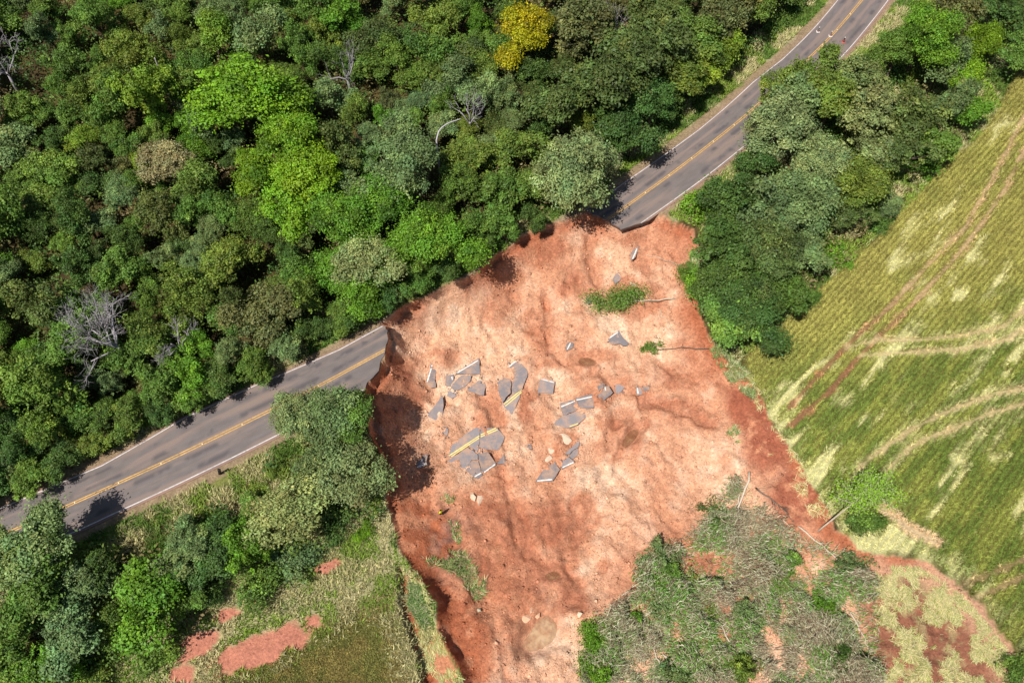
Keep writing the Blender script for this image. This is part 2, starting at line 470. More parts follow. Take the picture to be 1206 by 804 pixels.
# ------------------------------------------------------------------ what the ground is made of (own colour of each spot)
PALE = lin(226, 178, 144, 0.9); PALE2 = lin(238, 202, 172, 0.9); MID = lin(208, 142, 106, 0.88); RED = lin(178, 100, 66, 0.84); DEEP = lin(164, 92, 64, 0.84)
FLOOR = lin(74, 62, 40, 0.8); VERGE = lin(140, 145, 76, 0.8); STRAW = lin(214, 205, 160, 0.85)
GOLD = lin(150, 144, 76, 1.0); OLIVE = lin(124, 130, 60, 1.0); GREEN = lin(100, 116, 50, 1.0); CREAM = lin(206, 200, 142, 0.9); RUT = lin(198, 166, 126, 0.9); RUTRED = lin(184, 126, 96, 0.9)
DRYG = lin(176, 168, 126, 0.85); BROWNF = lin(142, 130, 76, 0.95); BARE = lin(202, 132, 108, 0.85)

def mixc(c, d, w):
    w = np.asarray(w)[..., None]
    return c * (1 - w) + d * w

ROWDIR = np.array(RUTS[0][-1]) - np.array(RUTS[0][2]); ROWDIR /= np.linalg.norm(ROWDIR)
CREAM_BLOBS = [(915, 455, 18, 10), (912, 490, 12, 26), (935, 520, 26, 22), (960, 545, 34, 24), (990, 560, 30, 24), (1000, 475, 12, 22), (1020, 455, 14, 14), (1038, 425, 34, 8), (1015, 490, 10, 14),
               (1160, 285, 10, 26), (1150, 305, 16, 8), (1172, 330, 10, 10), (1125, 345, 20, 6), (1000, 375, 10, 6), (955, 420, 10, 4), (1065, 440, 24, 5), (1100, 430, 12, 6), (1190, 340, 14, 8),
               (985, 510, 14, 10), (1030, 505, 8, 14), (1075, 335, 14, 5), (1165, 350, 16, 6), (1075, 575, 22, 6), (1065, 585, 14, 8), (1090, 610, 14, 6), (1050, 625, 10, 6), (1130, 560, 10, 4),
               (1170, 540, 16, 4), (1195, 420, 12, 6), (1185, 440, 10, 5), (1060, 410, 40, 5), (930, 460, 10, 8), (1010, 530, 12, 10), (945, 560, 22, 18), (1000, 590, 16, 10), (1085, 650, 16, 8),
               (1135, 545, 8, 3), (1160, 590, 8, 3), (1090, 470, 16, 4), (1055, 470, 12, 6), (1120, 455, 12, 3)]

def field_cream(x, y, px, py):
    u = x * ROWDIR[0] + y * ROWDIR[1]; v = -x * ROWDIR[1] + y * ROWDIR[0]
    n = fbm(u / 3.2, v, 2.4, 4, 81)
    blob = np.zeros(np.shape(x))
    for bx, by, rx, ry in CREAM_BLOBS:
        dx = (px - bx) * 0.72 - (py - by) * 0.69; dy = (px - bx) * 0.69 + (py - by) * 0.72
        r = max(rx, ry); q = min(rx, ry) * 0.9 + 2
        blob = np.maximum(blob, np.exp(-((dx / r) ** 2 + (dy / q) ** 2)))
    edge = ss(5.5, .5, -sdist(x, y, SLIDE)) * ss(420, 470, py)
    f_ = fbm(u / 5, v, 0.7, 3, 85)
    return np.clip(0.85 * ss(0.40, 0.95, blob * 0.5 + (n - 0.5) * 1.5 + (f_ - .5) * 1.3 + .03) + 0.8 * ss(0.3, 1.0, edge * .8 + (n - 0.55) * 1.4 + (f_ - .5) * 1.0) + 0.35 * ss(0.64, 0.80, n + (f_ - .5) * .4), 0, 1)

def ground_colour(x, y, z, d):
    px, py = proj(x, y, z)
    rd, _ = road_sd(x, y)
    n1 = fbm(x, y, 6, 4, 101); n2 = fbm(x, y, 1.6, 4, 111); n3 = fbm(x, y, 0.6, 2, 121)
    # forest floor / slope below road
    c = mixc(np.broadcast_to(FLOOR, x.shape + (3,)), lin(96, 84, 48, 0.8), ss(0.4, 0.6, n2))
    # verge strip beside the road
    vg = ss(8.0, 5.5, np.abs(rd) + (n1 - 0.5) * 3)
    vcol = mixc(mixc(np.broadcast_to(VERGE, x.shape + (3,)), DRYG, ss(0.45, 0.65, n2)), lin(120, 140, 60, 0.8), ss(0.55, 0.7, n1))
    c = mixc(c, vcol, vg)
    should = ss(5.1, 4.5, np.abs(rd) - 0.5 * (rd > 0) + (n2 - 0.5) * 1.6) * .8
    c = mixc(c, lin(168, 138, 116, 0.8), should)
    # rough ground at the lower left: dry grass, red scars
    low = ss(12, 16, rd) * (x < 0) * 1.0
    lcol = mixc(np.broadcast_to(DRYG, x.shape + (3,)), lin(122, 130, 72, 0.85), ss(0.5, 0.62, n1))
    c = mixc(c, lcol, low)
    # lower-left crop field
    lf = ss(-1.5, 2.5, sdist(x, y, LEFT_FIELD) + (n2 - 0.5) * 4)
    c = mixc(c, mixc(np.broadcast_to(BROWNF, x.shape + (3,)), lin(126, 124, 68, 0.95), ss(0.4, 0.6, n2)), lf)
    for bx, by, rx, ry in [(305, 765, 58, 17), (215, 795, 16, 12), (232, 755, 26, 9), (265, 725, 14, 6), (368, 730, 10, 6), (385, 668, 14, 6), (225, 772, 20, 6), (300, 705, 10, 4)]:
        dx = (px - bx) * 0.93 - (py - by) * 0.37; dy = (px - bx) * 0.37 + (py - by) * 0.93
        c = mixc(c, BARE, ss(1.0, 0.3, (dx / rx) ** 2 * 0.5 + (dy / ry) ** 2 * 0.5 + (n2 - 0.5) * 1.3 + (n3 - .5) * .5))
    sl = ss(0.0, 0.6, sdist(x, y, SLUMP))
    scol = mixc(mixc(np.broadcast_to(lin(124, 136, 78, 0.9), x.shape + (3,)), CREAM, ss(0.5, 0.62, n2) * 0.8), MID, ss(0.56, 0.64, n1))
    ck, _, _ = seg_dist(x, y, CRACK_L)
    scol = mixc(scol, RED, ss(2.0, 1.0, ck + (n2 - 0.5) * 1.4))
    c = mixc(c, scol, sl)
    # right field
    rf = ss(-1.0, 0.6, sdist(x, y, RIGHT_FIELD) + (n2 - 0.5) * 1.6)
    u = x * ROWDIR[0] + y * ROWDIR[1]; v = -x * ROWDIR[1] + y * ROWDIR[0]
    nl = fbm(u / 4, v, 1.1, 3, 131)
    up = ss(470, 330, py + 0.35 * (px - 1050) + (n1 - 0.5) * 160)
    fc = mixc(mixc(np.broadcast_to(GREEN, x.shape + (3,)), OLIVE, ss(0.4, 0.6, nl)), GOLD, np.clip(up * 0.9 + (n1 - 0.5) * 0.8, 0, 1))
    fc = fc * (0.86 + 0.28 * nl)[..., None]
    fc = mixc(fc, CREAM, field_cream(x, y, px, py))
    for i, r in enumerate(RUTS):
        q, _, _ = seg_dist(x, y, r)
        red = ss(330, 420, py) if i < 2 else 0 * py
        fc = mixc(fc, mixc(np.broadcast_to(RUT, x.shape + (3,)), RUTRED, red), ss(0.55, 0.15, q + (n2 - 0.5) * 0.9) * (0.8 if i < 6 else 0.55))
        if 2 <= i < 6:
            fc = mixc(fc, CREAM, ss(1.1, 0.5, q + (n2 - 0.5) * 1.6) * 0.3)
    q, _, _ = seg_dist(x, y, STRAWPATH)
    fc = mixc(fc, lin(206, 180, 140, 0.9), ss(1.2, 0.5, q + (n2 - 0.5)))
    c = mixc(c, fc, rf)
    # strip of rough grass between the right trees and the field
    # the slide
    wet = np.zeros(x.shape)
    jx = px + (fbm(x, y, 4.0, 3, 141) - 0.5) * 46; jy = py + (fbm(x, y, 4.0, 3, 151) - 0.5) * 46
    for bx, by, rx, ry in WET:
        wet = np.maximum(wet, ss(1.5, 0.55, np.hypot((jx - bx) / rx, (jy - by) / ry)))
    sc = mixc(np.broadcast_to(PALE, x.shape + (3,)), PALE2, ss(0.45, 0.66, n2) * 0.8)
    sc = mixc(sc, MID, ss(0.5, 0.66, n1) * 0.4)
    flow = fbm(x * 0.55 + y * 0.2, y * 0.35, 3.2, 4, 161)
    sc = mixc(sc, MID, ss(0.52, 0.62, flow) * 0.55)
    wc = mixc(mixc(np.broadcast_to(RED, x.shape + (3,)), MID, ss(0.42, 0.62, n2) * 0.85), DEEP, ss(0.55, 0.68, flow) * 0.8)
    for gl in GULLY:
        q, _, _ = seg_dist(x + (fbm(x, y, 2, 2, 87) - .5) * 2.2, y + (fbm(x, y, 2, 2, 89) - .5) * 2.2, gl)
        wet = np.maximum(wet, .85 * ss(2.2, .5, q + (n2 - .5) * 1.5))
    sc = mixc(sc, wc, np.clip(wet * (0.62 + 0.9 * (n2 - 0.35)), 0, 1) * 0.9)
    sc = mixc(sc, RED, ss(3.0, 0.6, d) * ss(-0.05, 0.25, d) * ss(0.35, 0.6, n1 + 0.1) * 0.8)     # fresh cut soil at the scarp
    dk = ss(50, 20, np.hypot((px - 905) / 0.8, py - 520)) + ss(44, 20, np.hypot(px - 940, py - 585)) + ss(34, 16, np.hypot(px - 880, py - 475))
    sc = mixc(sc, mixc(np.broadcast_to(lin(166, 94, 70, 0.85), x.shape + (3,)), MID, ss(.5, .7, n2 * .6 + n3 * .4)), np.clip(dk, 0, 1) * 0.85)
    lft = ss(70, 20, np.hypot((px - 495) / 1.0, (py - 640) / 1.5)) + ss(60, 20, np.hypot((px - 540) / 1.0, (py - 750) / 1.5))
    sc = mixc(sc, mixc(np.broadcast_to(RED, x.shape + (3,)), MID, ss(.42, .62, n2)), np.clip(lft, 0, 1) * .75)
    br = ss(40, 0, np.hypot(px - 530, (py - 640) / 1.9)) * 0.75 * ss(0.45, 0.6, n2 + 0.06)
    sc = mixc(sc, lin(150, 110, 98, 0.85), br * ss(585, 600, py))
    # crushed crop over soil in the lower right triangle
    tri = ss(1000, 1040, px) * ss(655, 675, py)
    tc_ = mixc(np.broadcast_to(lin(158, 104, 80, 0.85), x.shape + (3,)), lin(172, 144, 104, 0.9), ss(0.5, 0.66, fbm(x, y, 1.3, 4, 171)))
    tc_ = mixc(tc_, lin(208, 162, 130, 0.9), ss(4, 1.5, d) * 0.8)
    sc = mixc(sc, tc_, tri)
    c = mixc(c, sc, ss(-0.05, 0.12, d))
    c = c * (0.88 + 0.24 * n3)[..., None]
    return c

GC = ground_colour(GX, GY, GZ, GD)

# one continuous relief, split into its pieces of setting
nx, ny = GX.shape
idx = np.arange(nx * ny).reshape(nx, ny)
Q = np.stack([idx[:-1, :-1], idx[1:, :-1], idx[1:, 1:], idx[:-1, 1:]], -1).reshape(-1, 4)
fx = (GX[:-1, :-1] + GX[1:, 1:]).ravel() / 2; fy = (GY[:-1, :-1] + GY[1:, 1:]).ravel() / 2
fdm = ((GD[:-1, :-1] + GD[1:, 1:]) / 2).ravel()
is_slide = fdm > 0
is_rf = (~is_slide) & inside(fx, fy, RIGHT_FIELD)
is_lf = (~is_slide) & (inside(fx, fy, LEFT_FIELD))
rest = ~(is_slide | is_rf | is_lf)
VV = np.stack([GX, GY, GZ], -1).reshape(-1, 3); CC = GC.copy()
_rf = inside(GX, GY, RIGHT_FIELD) & (GD < 0)
_v = -GX * ROWDIR[1] + GY * ROWDIR[0]
_dark = GC @ np.array([.3, .5, .2]) < .30
CC[_rf & _dark] = CC[_rf & _dark] * .55 + lin(120, 92, 58) * .3     # bare soil between the crop rows
CC = CC.reshape(-1, 3)
def sub(mask, name, label):
    q = Q[mask]; u_, inv = np.unique(q, return_inverse=True)
    o = add(name, mesh_np(name, VV[u_], inv.reshape(-1, 4), CC[u_], True, M_SOIL), kind="structure", label=label)
    return o
sub(is_slide, "landslide_soil", "pale and red soil of the landslide that took the road away")
sub(is_rf, "crop_field", "green and golden crop field with curved wheel ruts")
sub(is_lf, "stubble_field", "brown green crop field at the bottom beside the cracked slump")
# the rest of the land, with a coarse skirt out to the horizon in the same sheet
q = Q[rest]; u_, inv = np.unique(q, return_inverse=True)
V0 = VV[u_]; C0 = CC[u_]; F0 = inv.reshape(-1, 4)
loop = np.concatenate([np.stack([XS, np.full(nx, YS[0]), GZ[:, 0]], 1), np.stack([np.full(ny, XS[-1]), YS, GZ[-1, :]], 1)[1:],
                       np.stack([XS[::-1], np.full(nx, YS[-1]), GZ[::-1, -1]], 1)[1:], np.stack([np.full(ny, XS[0]), YS[::-1], GZ[0, ::-1]], 1)[1:-1]])[::6]
cen = np.array([0, 66, 0.0])
rings = [loop]
for s_, zz in ((1.6, -2.0), (4, -3.0), (20, -6.0)):
    r = cen + (loop - cen) * s_; r[:, 2] = zz; rings.append(r)
m = len(loop); SV = np.concatenate(rings); SV[:m, 2] -= 0.02
SF = [(a * m + k, a * m + (k + 1) % m, (a + 1) * m + (k + 1) % m, (a + 1) * m + k) for a in range(3) for k in range(m)]
SC = np.broadcast_to(lin(90, 98, 50, 0.8), (len(SV), 3))
add("ground", mesh_np("ground", np.concatenate([V0, SV]), np.concatenate([F0, np.array(SF)[:, ::-1] + len(V0)]), np.concatenate([C0, SC]), True, M_SOIL),
    kind="structure", label="forest floor and grassy land around the road and slide")

for lab, x0, y0, zl, A, B, rot in PUD:
    n = 40
    an = np.arange(n) * 2 * math.pi / n
    ring = []
    for k_ in (1.0, 0.5):
        u = A * k_ * np.cos(an); v = B * k_ * np.sin(an)
        ring.append(np.stack([u * math.cos(rot) - v * math.sin(rot), u * math.sin(rot) + v * math.cos(rot), 0 * u], 1))
    V = np.concatenate(ring + [np.zeros((1, 3))])
    F = [(k, (k + 1) % n, n + (k + 1) % n, n + k) for k in range(n)] + [(n + k, n + (k + 1) % n, n + (k + 2) % n, 2 * n) for k in range(0, n, 2)]
    o = add("puddle", mesh_np("puddle", V, F, (1.0 if A > 3 else .8) * np.repeat(np.concatenate([np.zeros(n), np.full(n, .75), [1.0]])[:, None], 3, 1), True, M_WATER if A > 3 else M_WATER2), loc=(x0, y0, zl), label=lab, cat="puddle", group="muddy puddles on the slide")

# ------------------------------------------------------------------ the road
ASPH = lin(118, 110, 108, 0.85)
def road_xy(s, w):
    """s along, w across (-: forest side); w in units of painted half width"""
    c = np.stack([np.interp(s, CS, CL[:, 0]), np.interp(s, CS, CL[:, 1])], -1)
    n_ = np.stack([np.interp(s, CS, CN[:, 0]), np.interp(s, CS, CN[:, 1])], -1)
    off = np.where(w < 0, w * WU(s), w * WL(s))
    return c + n_ * off[..., None]
def to_sw(pts):
    W = np.array([un(a, b) for a, b in pts])
    d, a, side = seg_dist(W[:, 0], W[:, 1], CL)
    return a, np.where(side > 0, d / WL(a), -d / WU(a))

END_L = [(446, 379), (455, 386), (457, 392), (456, 402), (454.5, 411), (452, 419), (447, 428), (445, 437), (440, 444), (434, 449), (430.5, 455), (428.5, 461), (424, 468)]
END_R = [(683, 240), (690, 248), (702, 254), (715.5, 259), (722, 264), (731, 270), (740, 267), (749, 264), (753, 263.5), (757, 262), (766, 259)]

def build_road(end_px, left, label):
    es, ew = to_sw(end_px)
    o_ = np.argsort(ew); es, ew = es[o_], ew[o_]
    NW = 61
    ws = np.linspace(-1.07, 1.09, NW)
    send = np.interp(ws, ew, es) + (vnoise(ws * 9, ws * 0, 3) - 0.5) * 0.35
    s_far = 0.3 if left else CS[-1] - 0.3
    NS = 320
    t = np.linspace(0, 1, NS) ** 0.85
    S = send[None, :] * t[:, None] + s_far * (1 - t[:, None])
    W = np.broadcast_to(ws, S.shape)
    XY = road_xy(S, W)
    Z = 0.03 - 0.02 * np.abs(W) * 2
    # colour: worn wheel paths, tan dust, dark streaks
    wp = np.exp(-((np.abs(W) - 0.27) / 0.10) ** 2) + np.exp(-((np.abs(W) - 0.74) / 0.10) ** 2)
    st = fbm(S / 14, W * 3.2, 0.5, 4, 201); st2 = fbm(S, W * 3.5, 2.0, 4, 211); st3 = fbm(S / 3, W * 3.5, 0.35, 3, 221)
    c = np.broadcast_to(ASPH, S.shape + (3,)) * (0.82 + 0.36 * st3)[..., None]
    c = mixc(c, lin(146, 127, 117, 0.85), np.clip(ss(0.42, 0.66, st) * 0.75 + 0.15, 0, 1) * (1 - 0.5 * np.clip(wp, 0, 1)))
    c = mixc(c, lin(86, 82, 84, 0.85), np.clip(ss(0.52, 0.68, st2) * np.clip(wp, 0, 1), 0, 1) * 0.75)
    c = mixc(c, lin(170, 128, 108, 0.85), ss(1.0, 1.07, np.abs(W) + (st3 - 0.5) * 0.1) * 0.6)
    V = np.concatenate([XY, Z[..., None]], -1).reshape(-1, 3); Cc = c.reshape(-1, 3)
    id_ = np.arange(NS * NW).reshape(NS, NW)
    F = np.stack([id_[:-1, :-1], id_[1:, :-1], id_[1:, 1:], id_[:-1, 1:]], -1).reshape(-1, 4)
    # layered broken face and shoulders
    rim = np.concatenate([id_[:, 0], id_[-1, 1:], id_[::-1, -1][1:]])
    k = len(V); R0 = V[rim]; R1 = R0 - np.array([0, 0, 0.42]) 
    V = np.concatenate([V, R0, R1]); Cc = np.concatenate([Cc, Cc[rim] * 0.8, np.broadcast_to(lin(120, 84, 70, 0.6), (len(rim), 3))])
    n = len(rim); i0 = k + np.arange(n - 1)
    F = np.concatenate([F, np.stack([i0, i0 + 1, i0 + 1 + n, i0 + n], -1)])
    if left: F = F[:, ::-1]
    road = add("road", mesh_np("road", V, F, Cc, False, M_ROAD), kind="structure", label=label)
    def line(name, wfun, width, colr, gap=None):
        wm = wfun
        e = float(np.interp(wm, ew, es))
        sgn = -1 if left else 1
        s0 = e + sgn * 0.12
        sl = np.linspace(s0, s_far, 260)
        Wc = np.full(sl.shape, wm)
        hw = np.interp(sl, CS, np.ones(len(CS))) * width / 2 / np.where(wm < 0, WU(sl), WL(sl))
        A = road_xy(sl, Wc - hw); B = road_xy(sl, Wc + hw)
        zc = 0.03 - 0.02 * abs(wm) * 2 + 0.005
        V = np.concatenate([np.c_[A, np.full(len(A), zc)], np.c_[B, np.full(len(B), zc)]])
        n = len(sl); i = np.arange(n - 1)
        F = np.stack([i, i + n, i + n + 1, i + 1], -1)
        if left: pass
        else: F = F[:, ::-1]
        wear = 0.62 + 0.4 * fbm(sl, sl * 0, 1.2, 3, 231)
        cc = np.concatenate([colr * wear[:, None]] * 2)
        return add(name, mesh_np(name, V, F, cc, False, M_PAINT), parent=road)
    ym = lin(226, 176, 96, 0.9); wm_ = lin(232, 222, 216, 0.85)
    line("centre_line", -0.038, 0.13, ym); line("centre_line", 0.038, 0.13, ym)
    line("edge_line", -1.0, 0.13, wm_); line("edge_line", 0.985, 0.14, wm_)
    # studs on the centre line
    st = add_stud()
    sp = np.arange(s_far + (3 if left else -3), es.min() - 2 if left else es.max() + 2, 5.2 if left else -5.2)
    for s_ in sp:
        p = road_xy(np.array([s_]), np.array([0.0]))[0]
        so = add("road_stud", st, parent=road, loc=(p[0], p[1], 0.029))
        j = int(min(s_, len(CT) - 1)); so.rotation_euler = (0, 0, math.atan2(CT[j, 1], CT[j, 0]))
    return road
_stud = None
def add_stud():
    global _stud
    if _stud is None:
        a, b, c = 0.06, 0.09, 0.035
        V = [(-a, -b, 0), (a, -b, 0), (a, b, 0), (-a, b, 0), (-a * .5, -b * .8, c), (a * .5, -b * .8, c), (a * .5, b * .8, c), (-a * .5, b * .8, c)]
        F = [(0, 1, 5, 4), (1, 2, 6, 5), (2, 3, 7, 6), (3, 0, 4, 7), (4, 5, 6, 7)]
        _stud = mesh_np("road_stud", V, F, np.broadcast_to(lin(246, 236, 200, 0.9), (8, 3)), False, M_PLAIN)
    return _stud
build_road(END_L, True, "grey asphalt road on the left, snapped off at the landslide")
build_road(END_R, False, "grey asphalt road at the upper right, undercut at its broken end")

# ------------------------------------------------------------------ leaves, crowns, trunks
def leaf_quads(P, Nn, size, r, aspect=0.62, along=None):
    n = len(P)
    Nn = Nn / (np.linalg.norm(Nn, axis=1)[:, None] + 1e-9)
    a = np.cross(Nn, r.normal(size=(n, 3))); a /= np.linalg.norm(a, axis=1)[:, None] + 1e-9
    if along is not None: a = along - Nn * (along * Nn).sum(1)[:, None]; a /= np.linalg.norm(a, axis=1)[:, None] + 1e-9
    b = np.cross(Nn, a)
    s = np.broadcast_to(size, (n,))[:, None] * 0.5
    V = np.stack([P - a * s, P + b * s * aspect - a * s * 0.1, P + a * s, P - b * s * aspect - a * s * 0.1], 1).reshape(-1, 3)
    V[0::4] -= Nn * s * 0.25; V[2::4] -= Nn * s * 0.35
    return V, np.arange(4 * n).reshape(n, 4)

def rand_dir(r, n):
    d = r.normal(size=(n, 3)); return d / np.linalg.norm(d, axis=1)[:, None]

def crown_mesh(seed, style):
    r = np.random.default_rng(seed)
    R = 4.0
    P = dict(round=(84, 0.19, 11500, 0.28, 0.80), open=(110, 0.13, 9500, 0.26, 0.95), tall=(90, 0.16, 10500, 0.27, 1.3), fine=(110, 0.15, 12500, 0.22, 0.78), shrub=(34, 0.27, 4600, 0.32, 0.62), biground=(120, 0.16, 21000, 0.19, 0.80), bigfine=(150, 0.125, 23000, 0.165, 0.78))[style]
    ncl, cr, nl, ls, flat = P
    zc = 5.5 if style != 'shrub' else 2.0
    # uneven lobes: 3-6 big sub-crowns carrying the clusters
    nlobe = r.integers(4, 9)
    lob = np.concatenate([np.zeros((1, 3)), np.c_[r.uniform(-.74, .74, (nlobe, 2)), r.uniform(-.5, .32, nlobe)]]) * R
    lr = np.concatenate([[0.54], r.uniform(.22, .48, nlobe)]) * R
    cl = []; w = []
    while len(cl) < ncl:
        k = r.integers(0, len(lob)); d = rand_dir(r, 1)[0]
        if d[2] < -0.55: continue
        p = lob[k] + d * lr[k] * r.uniform(.70, 1.12)
        if np.any(np.linalg.norm(lob - p, axis=1) < lr * 0.62): continue
        p[2] *= flat
        cl.append(p); w.append(np.clip(r.lognormal(0, .38), .45, 2.0) * cr * R)
    cl = np.array(cl); w = np.array(w)
    tone = np.clip(r.normal(1.0, 0.24, ncl), .5, 1.7); warm = r.normal(0, 0.05, ncl)
    k = r.choice(ncl, nl, p=w ** 2 / (w ** 2).sum())
    d = rand_dir(r, nl); d[:, 2] = np.where(d[:, 2] < -0.25, -d[:, 2], d[:, 2])
    rad = np.where(r.random(nl) < .80, r.uniform(.5, 1.06, nl), r.uniform(.9, 1.75, nl))
    pos = cl[k] + d * (w[k] * rad)[:, None] * np.array([1, 1, 0.85])
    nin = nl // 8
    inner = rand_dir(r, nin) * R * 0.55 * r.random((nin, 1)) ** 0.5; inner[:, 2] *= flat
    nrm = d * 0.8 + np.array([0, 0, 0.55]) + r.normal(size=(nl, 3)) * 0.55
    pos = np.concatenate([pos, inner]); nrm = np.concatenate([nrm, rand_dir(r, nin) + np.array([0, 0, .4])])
    pos[:, 2] += zc
    size = ls * np.clip(r.lognormal(0, .35, len(pos)), .5, 1.9)
    V, F = leaf_quads(pos, nrm, size, r)
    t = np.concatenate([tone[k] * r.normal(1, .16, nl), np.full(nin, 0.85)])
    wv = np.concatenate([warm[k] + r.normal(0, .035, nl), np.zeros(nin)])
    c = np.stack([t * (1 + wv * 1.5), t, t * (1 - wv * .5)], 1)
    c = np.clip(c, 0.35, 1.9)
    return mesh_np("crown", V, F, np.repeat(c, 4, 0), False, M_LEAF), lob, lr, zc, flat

BARKC = lin(120, 105, 92, 0.6)
def trunk_mesh(seed, lob, lr, zc, flat, style):
    r = np.random.default_rng(seed); pl = Pile()
    fork = zc * (0.5 if style != 'shrub' else 0.15)
    th = 0.24 if style != 'shrub' else 0.09
    wob = r.normal(size=(4, 2)) * 0.12
    pts = [(0, 0, -0.5), (wob[0, 0], wob[0, 1], fork * .4), (wob[1, 0], wob[1, 1], fork * .75), (wob[2, 0], wob[2, 1], fork)]
    pl.put(*tube(pts, [th * 1.35, th, th * .85, th * .8], 8), BARKC)
    for q in lob:
        tip = np.array([q[0], q[1], q[2] * flat + zc])
        a = np.array(pts[-1]); mid = a * .5 + tip * .5 + r.normal(size=3) * 0.25
        pl.put(*tube([a - (0, 0, .25), mid, tip], [th * .6, th * .4, th * .15], 6), BARKC)
        for _ in range(2):
            e = tip + rand_dir(r, 1)[0] * 1.3
            pl.put(*tube([mid, (mid + e) / 2 + r.normal(size=3) * .15, e], [th * .28, th * .2, th * .06], 4), BARKC)
    return pl.mesh("trunk", M_BARK, True)

PROTO = {}
for st, ns in (("round", 6), ("open", 7), ("tall", 3), ("fine", 3), ("shrub", 4), ("biground", 3), ("bigfine", 3)):
    L_ = []
    for k in range(ns):
        cm, lob, lr, zc, flat = crown_mesh(1000 + len(PROTO) * 50 + k, st)
        L_.append((cm, trunk_mesh(k + 5, lob, lr, zc, flat, st), zc))
    PROTO[st] = L_

TONES = {   # word used in labels, leaf colour
    "lime green": lin(122, 160, 36, 1.0), "bright green": lin(106, 148, 42, 1.0), "mid green": lin(108, 140, 56, 1.0), "dark green": lin(86, 114, 50, 1.0),
    "olive green": lin(118, 140, 56, 1.0), "dark olive": lin(98, 114, 56, 1.0), "sage green": lin(144, 160, 100, 1.0), "grey green": lin(120, 142, 84, 1.0),
    "brownish olive": lin(114, 118, 66, 1.0), "yellow": lin(172, 172, 30, 1.0), "tan": lin(164, 156, 106, 1.0), "yellow green": lin(132, 158, 50, 1.0)}
PLACED = []   # (x, y, radius)
TREES = []    # records for labelling
def plant(px, py, rpx, tone, style=None, hscale=1.0, z_extra=0.0, label=None, name="tree"):
    rr = np.random.default_rng(int(px * 131 + py * 17 + 9999))
    zg = 0.0
    R = 3.0
    for _ in range(8):
        sc_ = R / 4.0
        zc = (5.5 if style != 'shrub' else 2.0) * sc_ * hscale
        x, y = un(px, py, zg + zc)
        zg = 0.5 * zg + 0.5 * float(zat(x, y))
        R = rpx / pxm(py, zg + zc) * 0.98
    sc_ = R / 4.0
    if style is None:
        style = rr.choice(["round", "open", "tall", "fine"], p=[.24, .36, .18, .22])
    if sc_ > 1.12 and style in ('round', 'fine'): style = 'big' + style
    cm, tm, _ = PROTO[style][rr.integers(0, len(PROTO[style]))]
    root = bpy.data.objects.new(name, None); COL.objects.link(root)
    root.location = (x, y, zg - 0.05); root.rotation_euler = (0, 0, rr.uniform(0, 6.28))
    root.scale = (sc_ * rr.uniform(.82, 1.22), sc_ * rr.uniform(.82, 1.22), sc_ * hscale); root.empty_display_size = 0.5
    t = bpy.data.objects.new("trunk", tm); c = bpy.data.objects.new("crown", cm)
    for o in (t, c): COL.objects.link(o); o.parent = root
    j = rr.normal(1, 0.09); h = rr.normal(0, 0.05)
    col = TONES[tone] * j * .92
    c.color = (float(col[0] * (1 + h)), float(col[1]), float(col[2] * (1 - h)), 1)
    PLACED.append((float(x), float(y), R))
    TREES.append(dict(o=root, px=px, py=py, tone=tone, rpx=rpx, label=label, name=name))
    return root

